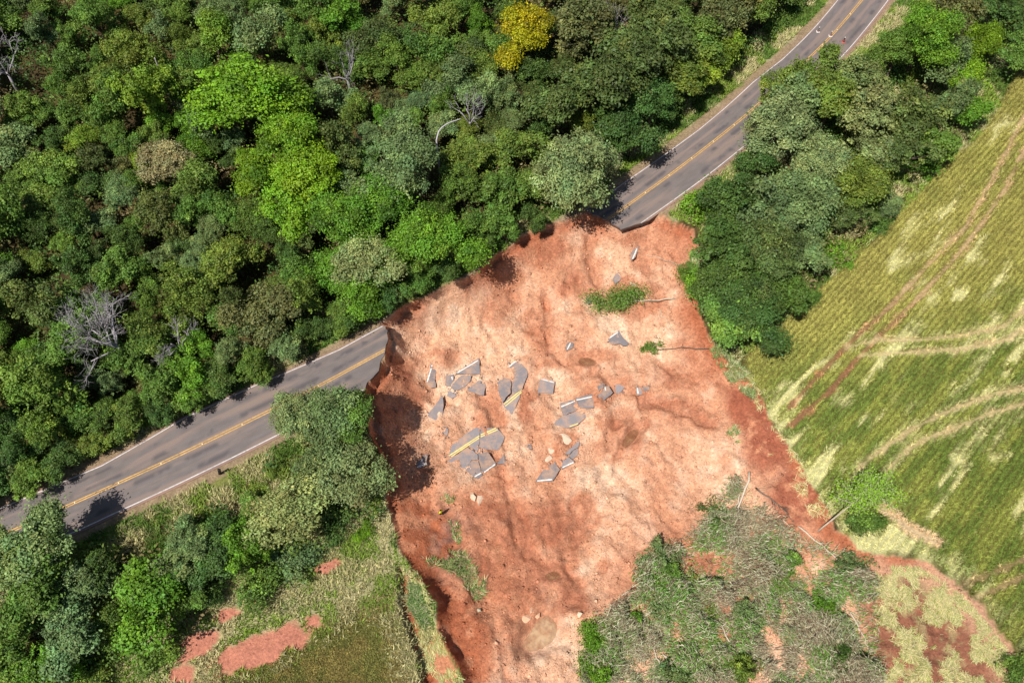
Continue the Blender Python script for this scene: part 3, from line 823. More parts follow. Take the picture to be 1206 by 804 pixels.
BIG = [  # crowns one can pick out: centre, radius in photo pixels, tone, build, label or None
    (275, 100, 56, "lime green", "round", "large lime green tree, brightest crown in the forest's upper left"),
    (338, 165, 46, "lime green", "round", "lime green tree just below right of the largest lime tree"),
    (300, 200, 34, "lime green", "round", None), (372, 205, 44, "lime green", "round", None), (395, 255, 40, "bright green", "round", None), (345, 245, 36, "lime green", "round", None),
    (440, 245, 40, "bright green", "round", None), (512, 280, 44, "bright green", "round", "bright green tree at the forest edge above the slide's upper left"),
    (425, 345, 28, "bright green", "round", None), (470, 300, 34, "bright green", "round", None), (435, 300, 34, "sage green", "fine", None), (385, 320, 26, "bright green", "round", None),
    (620, 40, 40, "yellow", "round", "tree with mustard yellow crown, the only yellow one"),
    (682, 186, 60, "sage green", "fine", "broad pale sage tree beside the right road's broken end"),
    (478, 192, 56, "grey green", "fine", None), (545, 215, 30, "mid green", "open", None), (590, 225, 32, "mid green", "open", None), (610, 170, 30, "olive green", "open", None),
    (715, 95, 50, "dark olive", "open", None), (750, 60, 48, "dark olive", "open", None), (700, 30, 44, "brownish olive", "open", None), (760, 15, 40, "dark olive", "open", None), (660, 120, 40, "dark olive", "open", None),
    (770, 120, 36, "dark green", "round", None), (800, 85, 36, "olive green", "open", None), (735, 160, 34, "dark green", "round", None), (802, 96, 28, "dark green", "round", None),
    (826, 84, 24, "yellow green", "round", None), (856, 52, 25, "yellow green", "round", "small yellow green tree on the verge left of the upper road"),
    (850, 25, 38, "brownish olive", "open", None), (815, 45, 36, "olive green", "open", None), (886, 10, 32, "olive green", "open", None), (920, -14, 24, "dark green", "round", None), (880, -5, 34, "brownish olive", "open", None),
    (205, 190, 30, "tan", "fine", "dry tan crown in the forest left of the lime trees"),
    # the row that hangs over the road's edge and the slide's upper rim
    *[(a, b, c, t, st, None) for a, b, c, t, st in [(-7, 571, 23, "dark green", "open"), (33, 555, 23, "mid green", "open"), (70, 541, 21, "dark green", "round"), (110, 521, 19, "olive green", "open"), (148, 497, 23, "olive green", "open"),
      (188, 485, 21, "dark green", "open"), (226, 471, 19, "mid green", "open"), (260, 451, 21, "dark green", "round"), (298, 431, 23, "mid green", "open"), (336, 407, 21, "grey green", "open"), (370, 387, 19, "dark green", "open"),
      (403, 373, 19, "mid green", "round"), (453, 347, 21, "dark green", "open"), (488, 333, 19, "mid green", "round"), (528, 313, 21, "dark green", "round"), (563, 291, 19, "dark green", "open"), (596, 269, 19, "mid green", "open"),
      (630, 256, 20, "dark green", "open"), (700, 225, 22, "dark green", "open"), (738, 160, 24, "dark green", "round"), (772, 128, 20, "dark green", "open")]],
    # right clump, from the road's far side to the slide's edge
    (952, 88, 36, "olive green", "open", "thin olive tree leaning over the road below the traffic cones"), (938, 108, 38, "grey green", "open", None), (985, 112, 40, "olive green", "open", None), (915, 118, 26, "olive green", "open", None), (1012, 92, 30, "grey green", "open", None),
    (925, 140, 46, "sage green", "round", "pale sage tree overhanging the road's yellow line in the right clump"), (1025, 130, 38, "sage green", "open", None),
    (1010, 212, 42, "olive green", "round", "golden olive tree in the middle of the right clump"), (1072, 132, 40, "dark olive", "tall", None), (1055, 175, 34, "dark olive", "open", None),
    (870, 225, 36, "dark green", "open", None), (905, 240, 44, "grey green", "open", None), (945, 235, 46, "grey green", "round", None), (855, 285, 42, "dark green", "open", None), (905, 300, 44, "dark olive", "round", None),
    (950, 290, 34, "grey green", "open", None), (868, 330, 38, "dark green", "round", None), (880, 365, 40, "dark green", "round", None), (865, 382, 34, "mid green", "round", "round green tree on the slide's right rim, lowest in the clump"),
    (920, 340, 30, "mid green", "round", None), (1090, 40, 42, "bright green", "round", None), (1060, 60, 34, "mid green", "round", None), (1110, 75, 34, "grey green", "open", None), (1155, 45, 34, "lime green", "round", "lime green tree at the far right above the field"),
    (1140, 100, 28, "lime green", "round", None), (1125, 12, 34, "brownish olive", "open", None), (1180, 12, 30, "dark green", "open", None), (1095, 165, 26, "mid green", "open", None), (1140, 128, 22, "bright green", "round", None),
    (1080, 192, 24, "bright green", "shrub", None), (830, 245, 22, "bright green", "shrub", None), (1020, 165, 30, "sage green", "open", None), (960, 180, 36, "sage green", "round", None),
    (1120, 120, 28, "grey green", "open", None), (1200, 65, 22, "mid green", "round", None), (890, 185, 24, "dark green", "round", None),
    # lower-left clump
    (345, 488, 32, "sage green", "fine", None), (385, 485, 34, "grey green", "fine", None), (412, 500, 30, "mid green", "fine", None), (410, 560, 42, "sage green", "fine", "large sage tree on the slide's left rim casting shade into it"),
    (338, 600, 44, "sage green", "fine", "big sage tree with a grey green crown left of the rim tree"), (370, 545, 30, "grey green", "fine", None), (302, 596, 20, "olive green", "open", None),
    (285, 640, 36, "bright green", "tall", "bright green upright tree in the middle of the lower left clump"), (222, 632, 28, "grey green", "open", None), (250, 655, 30, "dark green", "open", None),
    (205, 665, 32, "grey green", "open", None), (165, 705, 40, "bright green", "round", "bright green tree in the lower left clump nearest the red bank"), (52, 648, 46, "grey green", "round", "grey green tree at the left overhanging the road's lower edge"),
    (8, 662, 40, "grey green", "round", None), (40, 690, 44, "mid green", "open", None), (95, 690, 34, "grey green", "open", None), (15, 745, 40, "mid green", "open", None), (80, 750, 40, "grey green", "open", None),
    (130, 745, 30, "olive green", "open", None), (55, 790, 36, "bright green", "open", None), (116, 664, 26, "dark green", "open", None), (165, 674, 26, "grey green", "open", None), (210, 710, 26, "mid green", "open", None),
    (305, 685, 24, "mid green", "shrub", None), (345, 660, 28, "grey green", "shrub", None), (10, 800, 30, "mid green", "round", None), (105, 790, 24, "olive green", "shrub", None), (240, 690, 22, "dark green", "shrub", None),
    (390, 610, 22, "dark green", "shrub", None), (430, 625, 12, "lime green", "shrub", None), (262, 616, 16, "mid green", "shrub", None), (180, 770, 22, "mid green", "shrub", None), (322, 552, 10, "olive green", "shrub", None),
    (820, 335, 16, "bright green", "shrub", None), (812, 318, 10, "mid green", "shrub", None), (1030, 255, 18, "mid green", "shrub", None), (950, 350, 16, "mid green", "shrub", None), (985, 300, 16, "bright green", "shrub", None),
    (1000, 250, 22, "dark olive", "open", None), (1045, 235, 22, "grey green", "open", None),
]
for px, py, r_, tone, style, lab in BIG:
    plant(px, py, r_ * 1.04, tone, style, label=lab, name="shrub" if style == "shrub" else "tree")

# the continuous forest above the road
FOREST = [(-45, -40), (945, -40), (908, 0), (872, 32), (850, 70), (808, 98), (772, 122), (728, 162), (712, 215), (645, 246), (600, 262), (550, 300), (490, 338), (425, 368), (388, 388), (352, 418),
          (300, 452), (250, 478), (200, 502), (150, 516), (110, 530), (70, 552), (35, 572), (-45, 604)]
FP = np.array(FOREST, float)
r2 = np.random.default_rng(21)
cand = np.c_[r2.uniform(-45, 950, 5000), r2.uniform(-40, 590, 5000)]
cand = cand[inside(cand[:, 0], cand[:, 1], FP)]
have = [(a, b, c) for a, b, c, *_ in BIG]
cnt = 0
DEADS = [(138, 372), (15, 55), (20, 75)]
for a, b in cand:
    if any(math.hypot(a - q[0], b - q[1] - 6) < 40 for q in DEADS): continue
    rp = (18 + 24 * r2.random() ** 1.4) * (0.85 + 0.15 * b / 500)
    ok = True
    for hx, hy, hr in have:
        if math.hypot(a - hx, b - hy) < (rp + hr) * 0.56: ok = False; break
    if not ok: continue
    edge, _, _ = seg_dist(np.array([a]), np.array([b]), FP[2:], False)
    if edge[0] < rp * .55: continue
    n_ = float(fbm(np.array([a]), np.array([b]), 120, 3, 301)[0]); u_ = r2.random()
    if 600 < a and b < 130:
        tone = r2.choice(["dark olive", "brownish olive", "olive green", "dark green"], p=[.4, .2, .2, .2])
    elif n_ > 0.55:
        tone = r2.choice(["bright green", "mid green", "yellow green", "olive green", "grey green"], p=[.20, .44, .06, .18, .12])
    else:
        tone = r2.choice(["dark green", "mid green", "grey green", "olive green", "dark olive", "brownish olive", "bright green"], p=[.24, .34, .14, .14, .08, .03, .03])
    plant(float(a), float(b), rp, str(tone), hscale=float(r2.uniform(.85, 1.5)))
    have.append((a, b, rp)); cnt += 1
print("forest trees", cnt, "of", len(TREES))

# labels that single trees out by tone and the landmark they stand nearest to
LAND = [((620, 40), "the mustard yellow tree"), ((275, 100), "the largest lime green tree"), ((138, 372), "the silvery bare tree"), ((680, 195), "the broad sage tree"),
        ((20, 60), "the left edge's bare tree"), ((205, 190), "the dry tan crown"), ((450, 385), "the left road's snapped end"), ((978, 42), "the traffic cones"), ((258, 554), "the black roadside post"),
        ((1010, 212), "the golden olive tree"), ((865, 382), "the right rim's lowest tree"), ((410, 560), "the left rim's shading tree"), ((165, 705), "the red bank's bright tree"), ((525, 147), "the arching bare branch"),
        ((60, 560), "the road's left end"), ((856, 52), "the small yellow green verge tree"), ((1155, 45), "the far right lime tree"), ((0, 240), "the photo's left edge"), ((400, 0), "the photo's top edge centre"), ((150, 0), "the photo's top left edge")]
ORD = ["nearest", "second nearest", "third nearest", "fourth nearest", "fifth nearest", "sixth nearest", "seventh nearest", "eighth nearest", "ninth nearest", "tenth nearest", "eleventh nearest", "twelfth nearest"] + [w + " nearest" for w in ("thirteenth", "fourteenth", "fifteenth", "sixteenth", "seventeenth", "eighteenth", "nineteenth", "twentieth")]
bucket = {}
for t in TREES:
    o = t["o"]
    o["category"] = t["name"]
    reg = "trees of the forest above the road" if inside(np.array([t["px"]]), np.array([t["py"]]), FP)[0] else ("trees between the road and the right field" if t["px"] > 700 else "trees below the road at lower left")
    o["group"] = reg if t["name"] == "tree" else "low shrubs among the trees"
    if t["label"]: o["label"] = t["label"]; continue
    dist = [math.hypot(t["px"] - a[0], t["py"] - a[1]) for a, _ in LAND]
    k = int(np.argmin(dist)); t["ld"] = dist[k]
    bucket.setdefault((k, t["tone"], t["name"]), []).append(t)
for (k, tone, nm), L_ in bucket.items():
    L_.sort(key=lambda t: t["ld"])
    for i, t in enumerate(L_):
        t["o"]["label"] = f"{tone} {nm}, {ORD[min(i, 19)]} of its colour to {LAND[k][1]}"

# ------------------------------------------------------------------ bare trees and branches
def bare_tree(px, py, hpx, spread, col, name, label, lean=(0, 0), levels=4, seed=1, n0=5):
    r = np.random.default_rng(seed)
    x, y, z = [float(v) for v in gp(np.array([px]), np.array([py]))]
    Ht = hpx
    root = add(name, None, label=label, cat="bare tree", group="bare trees in the forest", loc=(x, y, z - .1))
    tr = Pile(); br = Pile()
    top = np.array([lean[0], lean[1], Ht * .45])
    tr.put(*tube([(0, 0, -.4), top * .5 + r.normal(size=3) * .1, top], [.3, .22, .16], 7), col)
    def grow(p, d, L, rad, lev):
        e = p + d * L; m = (p + e) / 2 + r.normal(size=3) * L * .09
        br.put(*tube([p, m, e], [rad, rad * .8, rad * .55], 5 if lev < 2 else 3), col * r.uniform(.8, 1.1))
        if lev >= levels: return
        for _ in range(r.integers(2, 5)):
            nd = d + r.normal(size=3) * spread; nd[2] += .12; nd /= np.linalg.norm(nd)
            grow(p + d * L * r.uniform(.55, 1.0), nd, L * r.uniform(.55, .8), rad * .55, lev + 1)
    for _ in range(n0):
        d = np.array([lean[0] * .05, lean[1] * .05, 1.0]) + r.normal(size=3) * .55; d /= np.linalg.norm(d)
        grow(top * r.uniform(.8, 1), d, Ht * .26, .13, 1)
    add("trunk", tr.mesh("trunk", M_BARK, True), parent=root)
    add("branches", br.mesh("branches", M_BARK), parent=root)
    return root
SILV = lin(196, 188, 190, 0.75)
bare_tree(163, 436, 13.5, .5, SILV * .95, "bare_tree", "silvery bare tree with fanned branches in the left forest", (-.4, .2), 5, 3, 8)
bare_tree(30, 118, 12.5, .5, SILV * .9, "bare_tree", "bare grey tree at the photo's left edge", (0, 0), 4, 8, 6)
bare_tree(222, 430, 8.5, .5, SILV * .85, "bare_tree", "smaller grey leafless tree right of the silvery one", (.3, .3), 4, 12, 4)
bare_tree(555, 170, 10.5, .5, SILV * .8, "bare_tree", "leafless grey tree just right of the arching branch", (0, 0), 4, 15, 4)
bare_tree(725, 72, 11.5, .5, SILV * .8, "bare_tree", "pale leafless limbs among the dark trees right of the yellow one", (.2, 0), 4, 19, 4)
bare_tree(415, 120, 12, .5, SILV * .7, "bare_tree", "thin grey leafless tree halfway from lime to yellow crown", (0, 0), 4, 23, 4)
# the white trunk and the arching pale branch that show through the canopy
def limb(pts_px, zs, rad, col, name, label):
    P = np.array([(*un(a, b, z), z) for (a, b), z in zip(pts_px, zs)]).astype(float)
    T = np.linspace(0, 1, len(P)); t = np.linspace(0, 1, 14)
    Pp = np.stack([np.interp(t, T, P[:, k]) for k in range(3)], 1)
    for _ in range(2): Pp[1:-1] = .25 * Pp[:-2] + .5 * Pp[1:-1] + .25 * Pp[2:]
    g = Pp[0].copy(); g[2] = float(zat(g[0], g[1])) - .3
    full = np.concatenate([[g, (g + Pp[0]) / 2 + (0, 0, .2)], Pp])
    rr = np.concatenate([[rad * 1.5, rad * 1.2], np.linspace(rad, rad * .5, 14)])
    pl = Pile(); pl.put(*tube(full, rr, 7), col)
    root = add(name, pl.mesh(name, M_BARK, True), label=label, cat="dead tree", group="bare trees in the forest")
    return root
limb([(194, 100), (188, 84), (182, 68)], [7.5, 9.5, 11.5], .13, SILV, "dead_tree", "straight white bare trunk standing left of the largest lime tree")
limb([(514, 165), (517, 153), (527, 145), (543, 140)], [9.5, 10.5, 11, 11], .12, SILV * 1.1, "dead_tree", "arching pale bare branch above the grey green crowns")

# ------------------------------------------------------------------ grass, undergrowth, crops (uncountable)
def tufts(x, y, z, h, w, col, r, blades=3, spread=.5):
    n = len(x)
    P = np.repeat(np.stack([x, y, z], 1), blades, 0)
    az = r.uniform(0, 2 * math.pi, n * blades)
    hh = np.repeat(h, blades) * r.uniform(.6, 1.3, n * blades); ww = np.repeat(w, blades)
    out = np.stack([np.cos(az), np.sin(az), 0 * az], 1); sidev = np.stack([-np.sin(az), np.cos(az), 0 * az], 1)
    A = P - sidev * ww[:, None] / 2 - (0, 0, .03); B = P + sidev * ww[:, None] / 2 - (0, 0, .03)
    T = P + out * (hh * r.uniform(.2, 1, n * blades) * spread * 2)[:, None] + np.stack([0 * az, 0 * az, hh], 1)
    V = np.stack([A, B, T], 1).reshape(-1, 3)
    cc = np.repeat(col, blades, 0) * r.uniform(.6, 1.4, (n * blades, 1)) * np.repeat(r.uniform(.75, 1.25, (n, 1)), blades, 0)
    return V, np.arange(len(V)).reshape(-1, 3), np.repeat(cc, 3, 0)

def scatter_poly(poly, n, r):
    lo = poly.min(0); hi = poly.max(0)
    p = r.uniform(lo, hi, (n, 2)); return p[inside(p[:, 0], p[:, 1], poly)]
def in_frame(x, y, z, mrg=25):
    px, py = proj(x, y, z)
    return (px > -mrg) & (px < 1206 + mrg) & (py > -mrg) & (py < 804 + mrg)
def gcol(x, y, z):
    i = np.clip(np.searchsorted(XS, x) - 1, 0, nx - 2); j = np.clip(np.searchsorted(YS, y) - 1, 0, ny - 2)
    return GC[i, j]
def slide_d(x, y):
    i = np.clip(np.searchsorted(XS, x) - 1, 0, nx - 2); j = np.clip(np.searchsorted(YS, y) - 1, 0, ny - 2)
    return GD[i, j]

r3 = np.random.default_rng(33)
# right field crop in rows
p = np.c_[r3.uniform(20, 100, 420000), r3.uniform(8, 118, 420000)]
u = p @ ROWDIR; v = p @ np.array([-ROWDIR[1], ROWDIR[0]])
v = np.round(v / 0.75) * 0.75 + r3.normal(0, .10, len(v))
p = u[:, None] * ROWDIR + v[:, None] * np.array([-ROWDIR[1], ROWDIR[0]])
z = zat(p[:, 0], p[:, 1])
k = in_frame(p[:, 0], p[:, 1], z) & inside(p[:, 0], p[:, 1], RIGHT_FIELD) & (slide_d(p[:, 0], p[:, 1]) < -.2)
p = p[k]; z = z[k]
px_, py_ = proj(p[:, 0], p[:, 1], z)
cr = field_cream(p[:, 0], p[:, 1], px_, py_)
rq = np.full(len(p), 9.0)
for r_ in RUTS + [STRAWPATH]: rq = np.minimum(rq, seg_dist(p[:, 0], p[:, 1], r_)[0])
gc = gcol(p[:, 0], p[:, 1], z)
keep = (rq + r3.normal(0, .12, len(p)) > .38) & (r3.random(len(p)) < 1 - .25 * cr)
p, z, cr, gc = p[keep], z[keep], cr[keep], gc[keep]
hgt = np.where(cr > .4, .10, .30) * r3.uniform(.7, 1.3, len(p))
V, F, C_ = tufts(p[:, 0], p[:, 1], z, hgt, np.full(len(p), .17), gc * 1.3, r3, 3, .8)
add("field_crop", mesh_np("field_crop", V, F, C_, False, M_GRASS), label="green and golden crop standing in rows on the right field", cat="crop", kind="stuff")
print("crop", len(p))
# lower-left crop
p = scatter_poly(LEFT_FIELD, 60000, r3); z = zat(p[:, 0], p[:, 1]); _g = gcol(p[:, 0], p[:, 1], z); k = in_frame(p[:, 0], p[:, 1], z) & ~(_g[:, 0] > 1.75 * _g[:, 1]); p = p[k]; z = z[k]
V, F, C_ = tufts(p[:, 0], p[:, 1], z, r3.uniform(.10, .24, len(p)), np.full(len(p), .15), gcol(p[:, 0], p[:, 1], z) * 1.35 * r3.uniform(.6, 1.4, (len(p), 1)), r3, 3, .5)
add("stubble_crop", mesh_np("stubble_crop", V, F, C_, False, M_GRASS), label="short brown green crop on the bottom left field", cat="crop", kind="stuff")
# verge and rough grass
p = np.c_[r3.uniform(-100, 100, 700000), r3.uniform(4, 128, 700000)]
z = zat(p[:, 0], p[:, 1]); k = in_frame(p[:, 0], p[:, 1], z); p = p[k]; z = z[k]
rd, _ = road_sd(p[:, 0], p[:, 1]); dd = slide_d(p[:, 0], p[:, 1])
nz = fbm(p[:, 0], p[:, 1], 5, 3, 311)
inf = inside(p[:, 0], p[:, 1], RIGHT_FIELD) | inside(p[:, 0], p[:, 1], LEFT_FIELD)
k = (dd < -.25) & (~inf) & (((np.abs(rd) > 4.9) & (np.abs(rd) < 10)) | ((rd > 9) & (r3.random(len(p)) < .8)))
k |= (dd < -.25) & inside(p[:, 0], p[:, 1], LEFT_FIELD) & (sdist(p[:, 0], p[:, 1], LEFT_FIELD) < 3.5 * r3.random(len(p)))
gcv = gcol(p[:, 0], p[:, 1], z)
k &= ~((gcv[:, 0] > 1.75 * gcv[:, 1]))
_px, _py, _pz = gp(np.array([258.]), np.array([558.]))
k &= np.hypot(p[:, 0] - _px[0], p[:, 1] - _py[0] + .6) > 1.3
p, z, nz, gcv = p[k], z[k], nz[k], gcv[k]
if len(p) > 130000: sel = r3.choice(len(p), 130000, replace=False); p, z, nz, gcv = p[sel], z[sel], nz[sel], gcv[sel]
mixg = ss(.42, .58, fbm(p[:, 0], p[:, 1], 2.2, 3, 321) + r3.normal(0, .06, len(p)))
cg = mixc(mixc(np.broadcast_to(lin(136, 160, 66, 1.0), gcv.shape), lin(204, 192, 146, 1.0), mixg * .85), lin(98, 128, 54, 1.0), ss(.55, .65, nz))
V, F, C_ = tufts(p[:, 0], p[:, 1], z, r3.uniform(.25, .7, len(p)), np.full(len(p), .13), cg, r3, 3, .55)
add("verge_grass", mesh_np("verge_grass", V, F, C_, False, M_GRASS), label="green and straw coloured grass on the verges and slopes", cat="grass", kind="stuff")
print("grass", len(p))
# leafy undergrowth below the trees
p = np.c_[r3.uniform(-100, 100, 380000), r3.uniform(4, 128, 380000)]
z = zat(p[:, 0], p[:, 1]); k = in_frame(p[:, 0], p[:, 1], z, 60); p = p[k]; z = z[k]
rd, _ = road_sd(p[:, 0], p[:, 1]); dd = slide_d(p[:, 0], p[:, 1])
inf = inside(p[:, 0], p[:, 1], RIGHT_FIELD) | inside(p[:, 0], p[:, 1], LEFT_FIELD)
pk = np.array(PLACED)
near = np.full(len(p), 99.0)
for a, b, R_ in PLACED: near = np.minimum(near, np.hypot(p[:, 0] - a, p[:, 1] - b) / max(R_, 1))
k = (dd < -.5) & (~inf) & (np.hypot(p[:, 0] - _px[0], p[:, 1] - _py[0] + .8) > 2.6) & (np.abs(rd) > 6.6) & ((rd < 0) & (rd < -7.0) | (near < 1.05))
p, z = p[k], z[k]; near = near[k]
if len(p) > 105000: sel = r3.choice(len(p), 105000, replace=False); p, z, near = p[sel], z[sel], near[sel]
hm = 4.0 * ss(.3, .7, fbm(p[:, 0], p[:, 1], 3.0, 3, 331))
pos = np.c_[p, z + .15 + hm * r3.uniform(.35, 1, len(p))]
cu = mixc(np.broadcast_to(lin(72, 102, 44, .95), pos.shape), lin(110, 134, 58, .95), ss(.4, .6, fbm(p[:, 0], p[:, 1], 4, 3, 341)))
cu = mixc(cu, lin(140, 124, 84, .9), ss(.6, .7, fbm(p[:, 0], p[:, 1], 6, 3, 351))) * r3.uniform(.7, 1.3, (len(p), 1))
V, F = leaf_quads(pos, r3.normal(size=pos.shape) * .6 + np.array([0, 0, .8]), r3.uniform(.3, .55, len(p)), r3)
add("undergrowth", mesh_np("undergrowth", V, F, np.repeat(cu, 4, 0), False, M_LEAF), label="leafy green undergrowth filling the forest floor", cat="undergrowth", kind="stuff")
print("undergrowth", len(p))

# ------------------------------------------------------------------ rubble on the slide
def rock_cloud(x, y, z, size, col, r):
    n = len(x)
    base = np.array([(1, 0, 0), (0, 1, 0), (-1, 0, 0), (0, -1, 0), (0, 0, 1), (0, 0, -1)], float)
    tri = np.array([(0, 1, 4), (1, 2, 4), (2, 3, 4), (3, 0, 4), (1, 0, 5), (2, 1, 5), (3, 2, 5), (0, 3, 5)])
    sc_ = size[:, None, None] * r.uniform(.55, 1.25, (n, 6, 1)) * np.array([1, 1, .7])
    a = r.uniform(0, 6.28, n); ca, sa = np.cos(a), np.sin(a)
    B = base[None] * sc_
    X = B[..., 0] * ca[:, None] - B[..., 1] * sa[:, None]; Y = B[..., 0] * sa[:, None] + B[..., 1] * ca[:, None]
    V = np.stack([X + x[:, None], Y + y[:, None], B[..., 2] + z[:, None]], -1).reshape(-1, 3)
    F = (tri[None] + (np.arange(n) * 6)[:, None, None]).reshape(-1, 3)
    return V, F, np.repeat(col, 6, 0)
r4 = np.random.default_rng(44)
p = scatter_poly(SLIDE, 260000, r4); z = zat(p[:, 0], p[:, 1]); k = in_frame(p[:, 0], p[:, 1], z) & (slide_d(p[:, 0], p[:, 1]) > .3)
p, z = p[k], z[k]; gc = gcol(p[:, 0], p[:, 1], z)
lum = gc @ np.array([.3, .5, .2]); k = r4.random(len(p)) < np.clip((lum - .10) / .30, .06, 1) * .8
px_, py_ = proj(p[:, 0], p[:, 1], z)
for lab, x0, y0, zl, A, B, rot in PUD: k &= np.hypot((p[:, 0] - x0) / A, (p[:, 1] - y0) / A) > .9
p, z, gc = p[k], z[k], gc[k]
if len(p) > 42000: p, z, gc = p[:42000], z[:42000], gc[:42000]
sz = .05 + .09 * r4.random(len(p)) ** 3 + (r4.random(len(p)) < .02) * r4.uniform(.08, .2, len(p))
V, F, C_ = rock_cloud(p[:, 0], p[:, 1], z + sz * .2, sz, gc * r4.uniform(.6, 1.3, (len(p), 1)), r4)
add("soil_rubble", mesh_np("soil_rubble", V, F, C_, False, M_STONE), label="small stones and clods strewn over the slide", cat="rubble", kind="stuff")
print("rubble", len(p))

# ------------------------------------------------------------------ boulders and blocks of soil
def boulder(px, py, rx, ry, h, col, label, seed, rot=0.0, name="boulder"):
    r = np.random.default_rng(seed)
    x, y, z = [float(v) for v in gp(np.array([px]), np.array([py]))]
    s = pxm(py, z); A, B = rx / s, ry / s
    pts = rand_dir(r, 14); h = h * .6
    P = pts * np.array([A, B, h]) * r.uniform(.75, 1.2, (14, 1))
    c, s_ = math.cos(rot), math.sin(rot)
    P = np.c_[P[:, 0] * c - P[:, 1] * s_, P[:, 0] * s_ + P[:, 1] * c, P[:, 2]]
    import bmesh
    bm = bmesh.new()
    for q in P: bm.verts.new(q)
    res = bmesh.ops.convex_hull(bm, input=bm.verts)
    bmesh.ops.delete(bm, geom=[g for g in res["geom_interior"] if isinstance(g, bmesh.types.BMVert)], context='VERTS')
    me = bpy.data.meshes.new(name); bm.to_mesh(me); bm.free()
    at = me.color_attributes.new("Col", 'FLOAT_COLOR', 'POINT')
    for d in at.data: d.color = (*[float(v) for v in col], 1)
    me.materials.append(M_STONE)
    return add(name, me, loc=(x, y, z + h * .15), label=label, cat="boulder", group="boulders and clods on the slide")
CRM = lin(234, 204, 176, .88)
boulder(664, 517, 9, 9, .3, CRM * .88, "largest cream boulder, just below the slab with a yellow stripe", 1, .3)
boulder(650, 531, 6, 5, .4, CRM * .9, "flat cream rock left of the largest cream boulder", 2)
boulder(645, 540, 6, 5, .4, CRM * .92, "cream rock above the slab at the group's lower right", 3, .8)
boulder(557, 584, 7, 5, .5, CRM * .85, "pale boulder below the biggest road fragment group, upper one", 4, -.5)
boulder(566, 589, 5, 7, .5, CRM * .88, "pale boulder below the biggest road fragment group, lower right one", 5)
boulder(684, 724, 4.5, 3.5, .6, CRM, "cream block at the left tip of the fallen brush", 6)
boulder(746, 334, 5, 4, .4, CRM * .85, "pale rock under the right road's broken end", 7, .4)
boulder(620, 728, 7, 6, .5, PALE * .95, "cracked clod of soil above left of the largest puddle", 8)
boulder(626, 719, 5, 4, .4, PALE * .9, "smaller clod of soil touching the cracked one near the puddle", 9)
boulder(633, 724, 4, 4, .35, PALE * .92, "clod of soil at the right of the cracked one near the puddle", 10)
boulder(563, 719, 5, 3, .35, lin(190, 186, 160, .8), "grey green stone below the grass tuft strip on the slide", 11)
boulder(726, 392, 4, 5, .35, PALE2 * .9, "pale stone at the right of the slab below the fallen tree", 12)

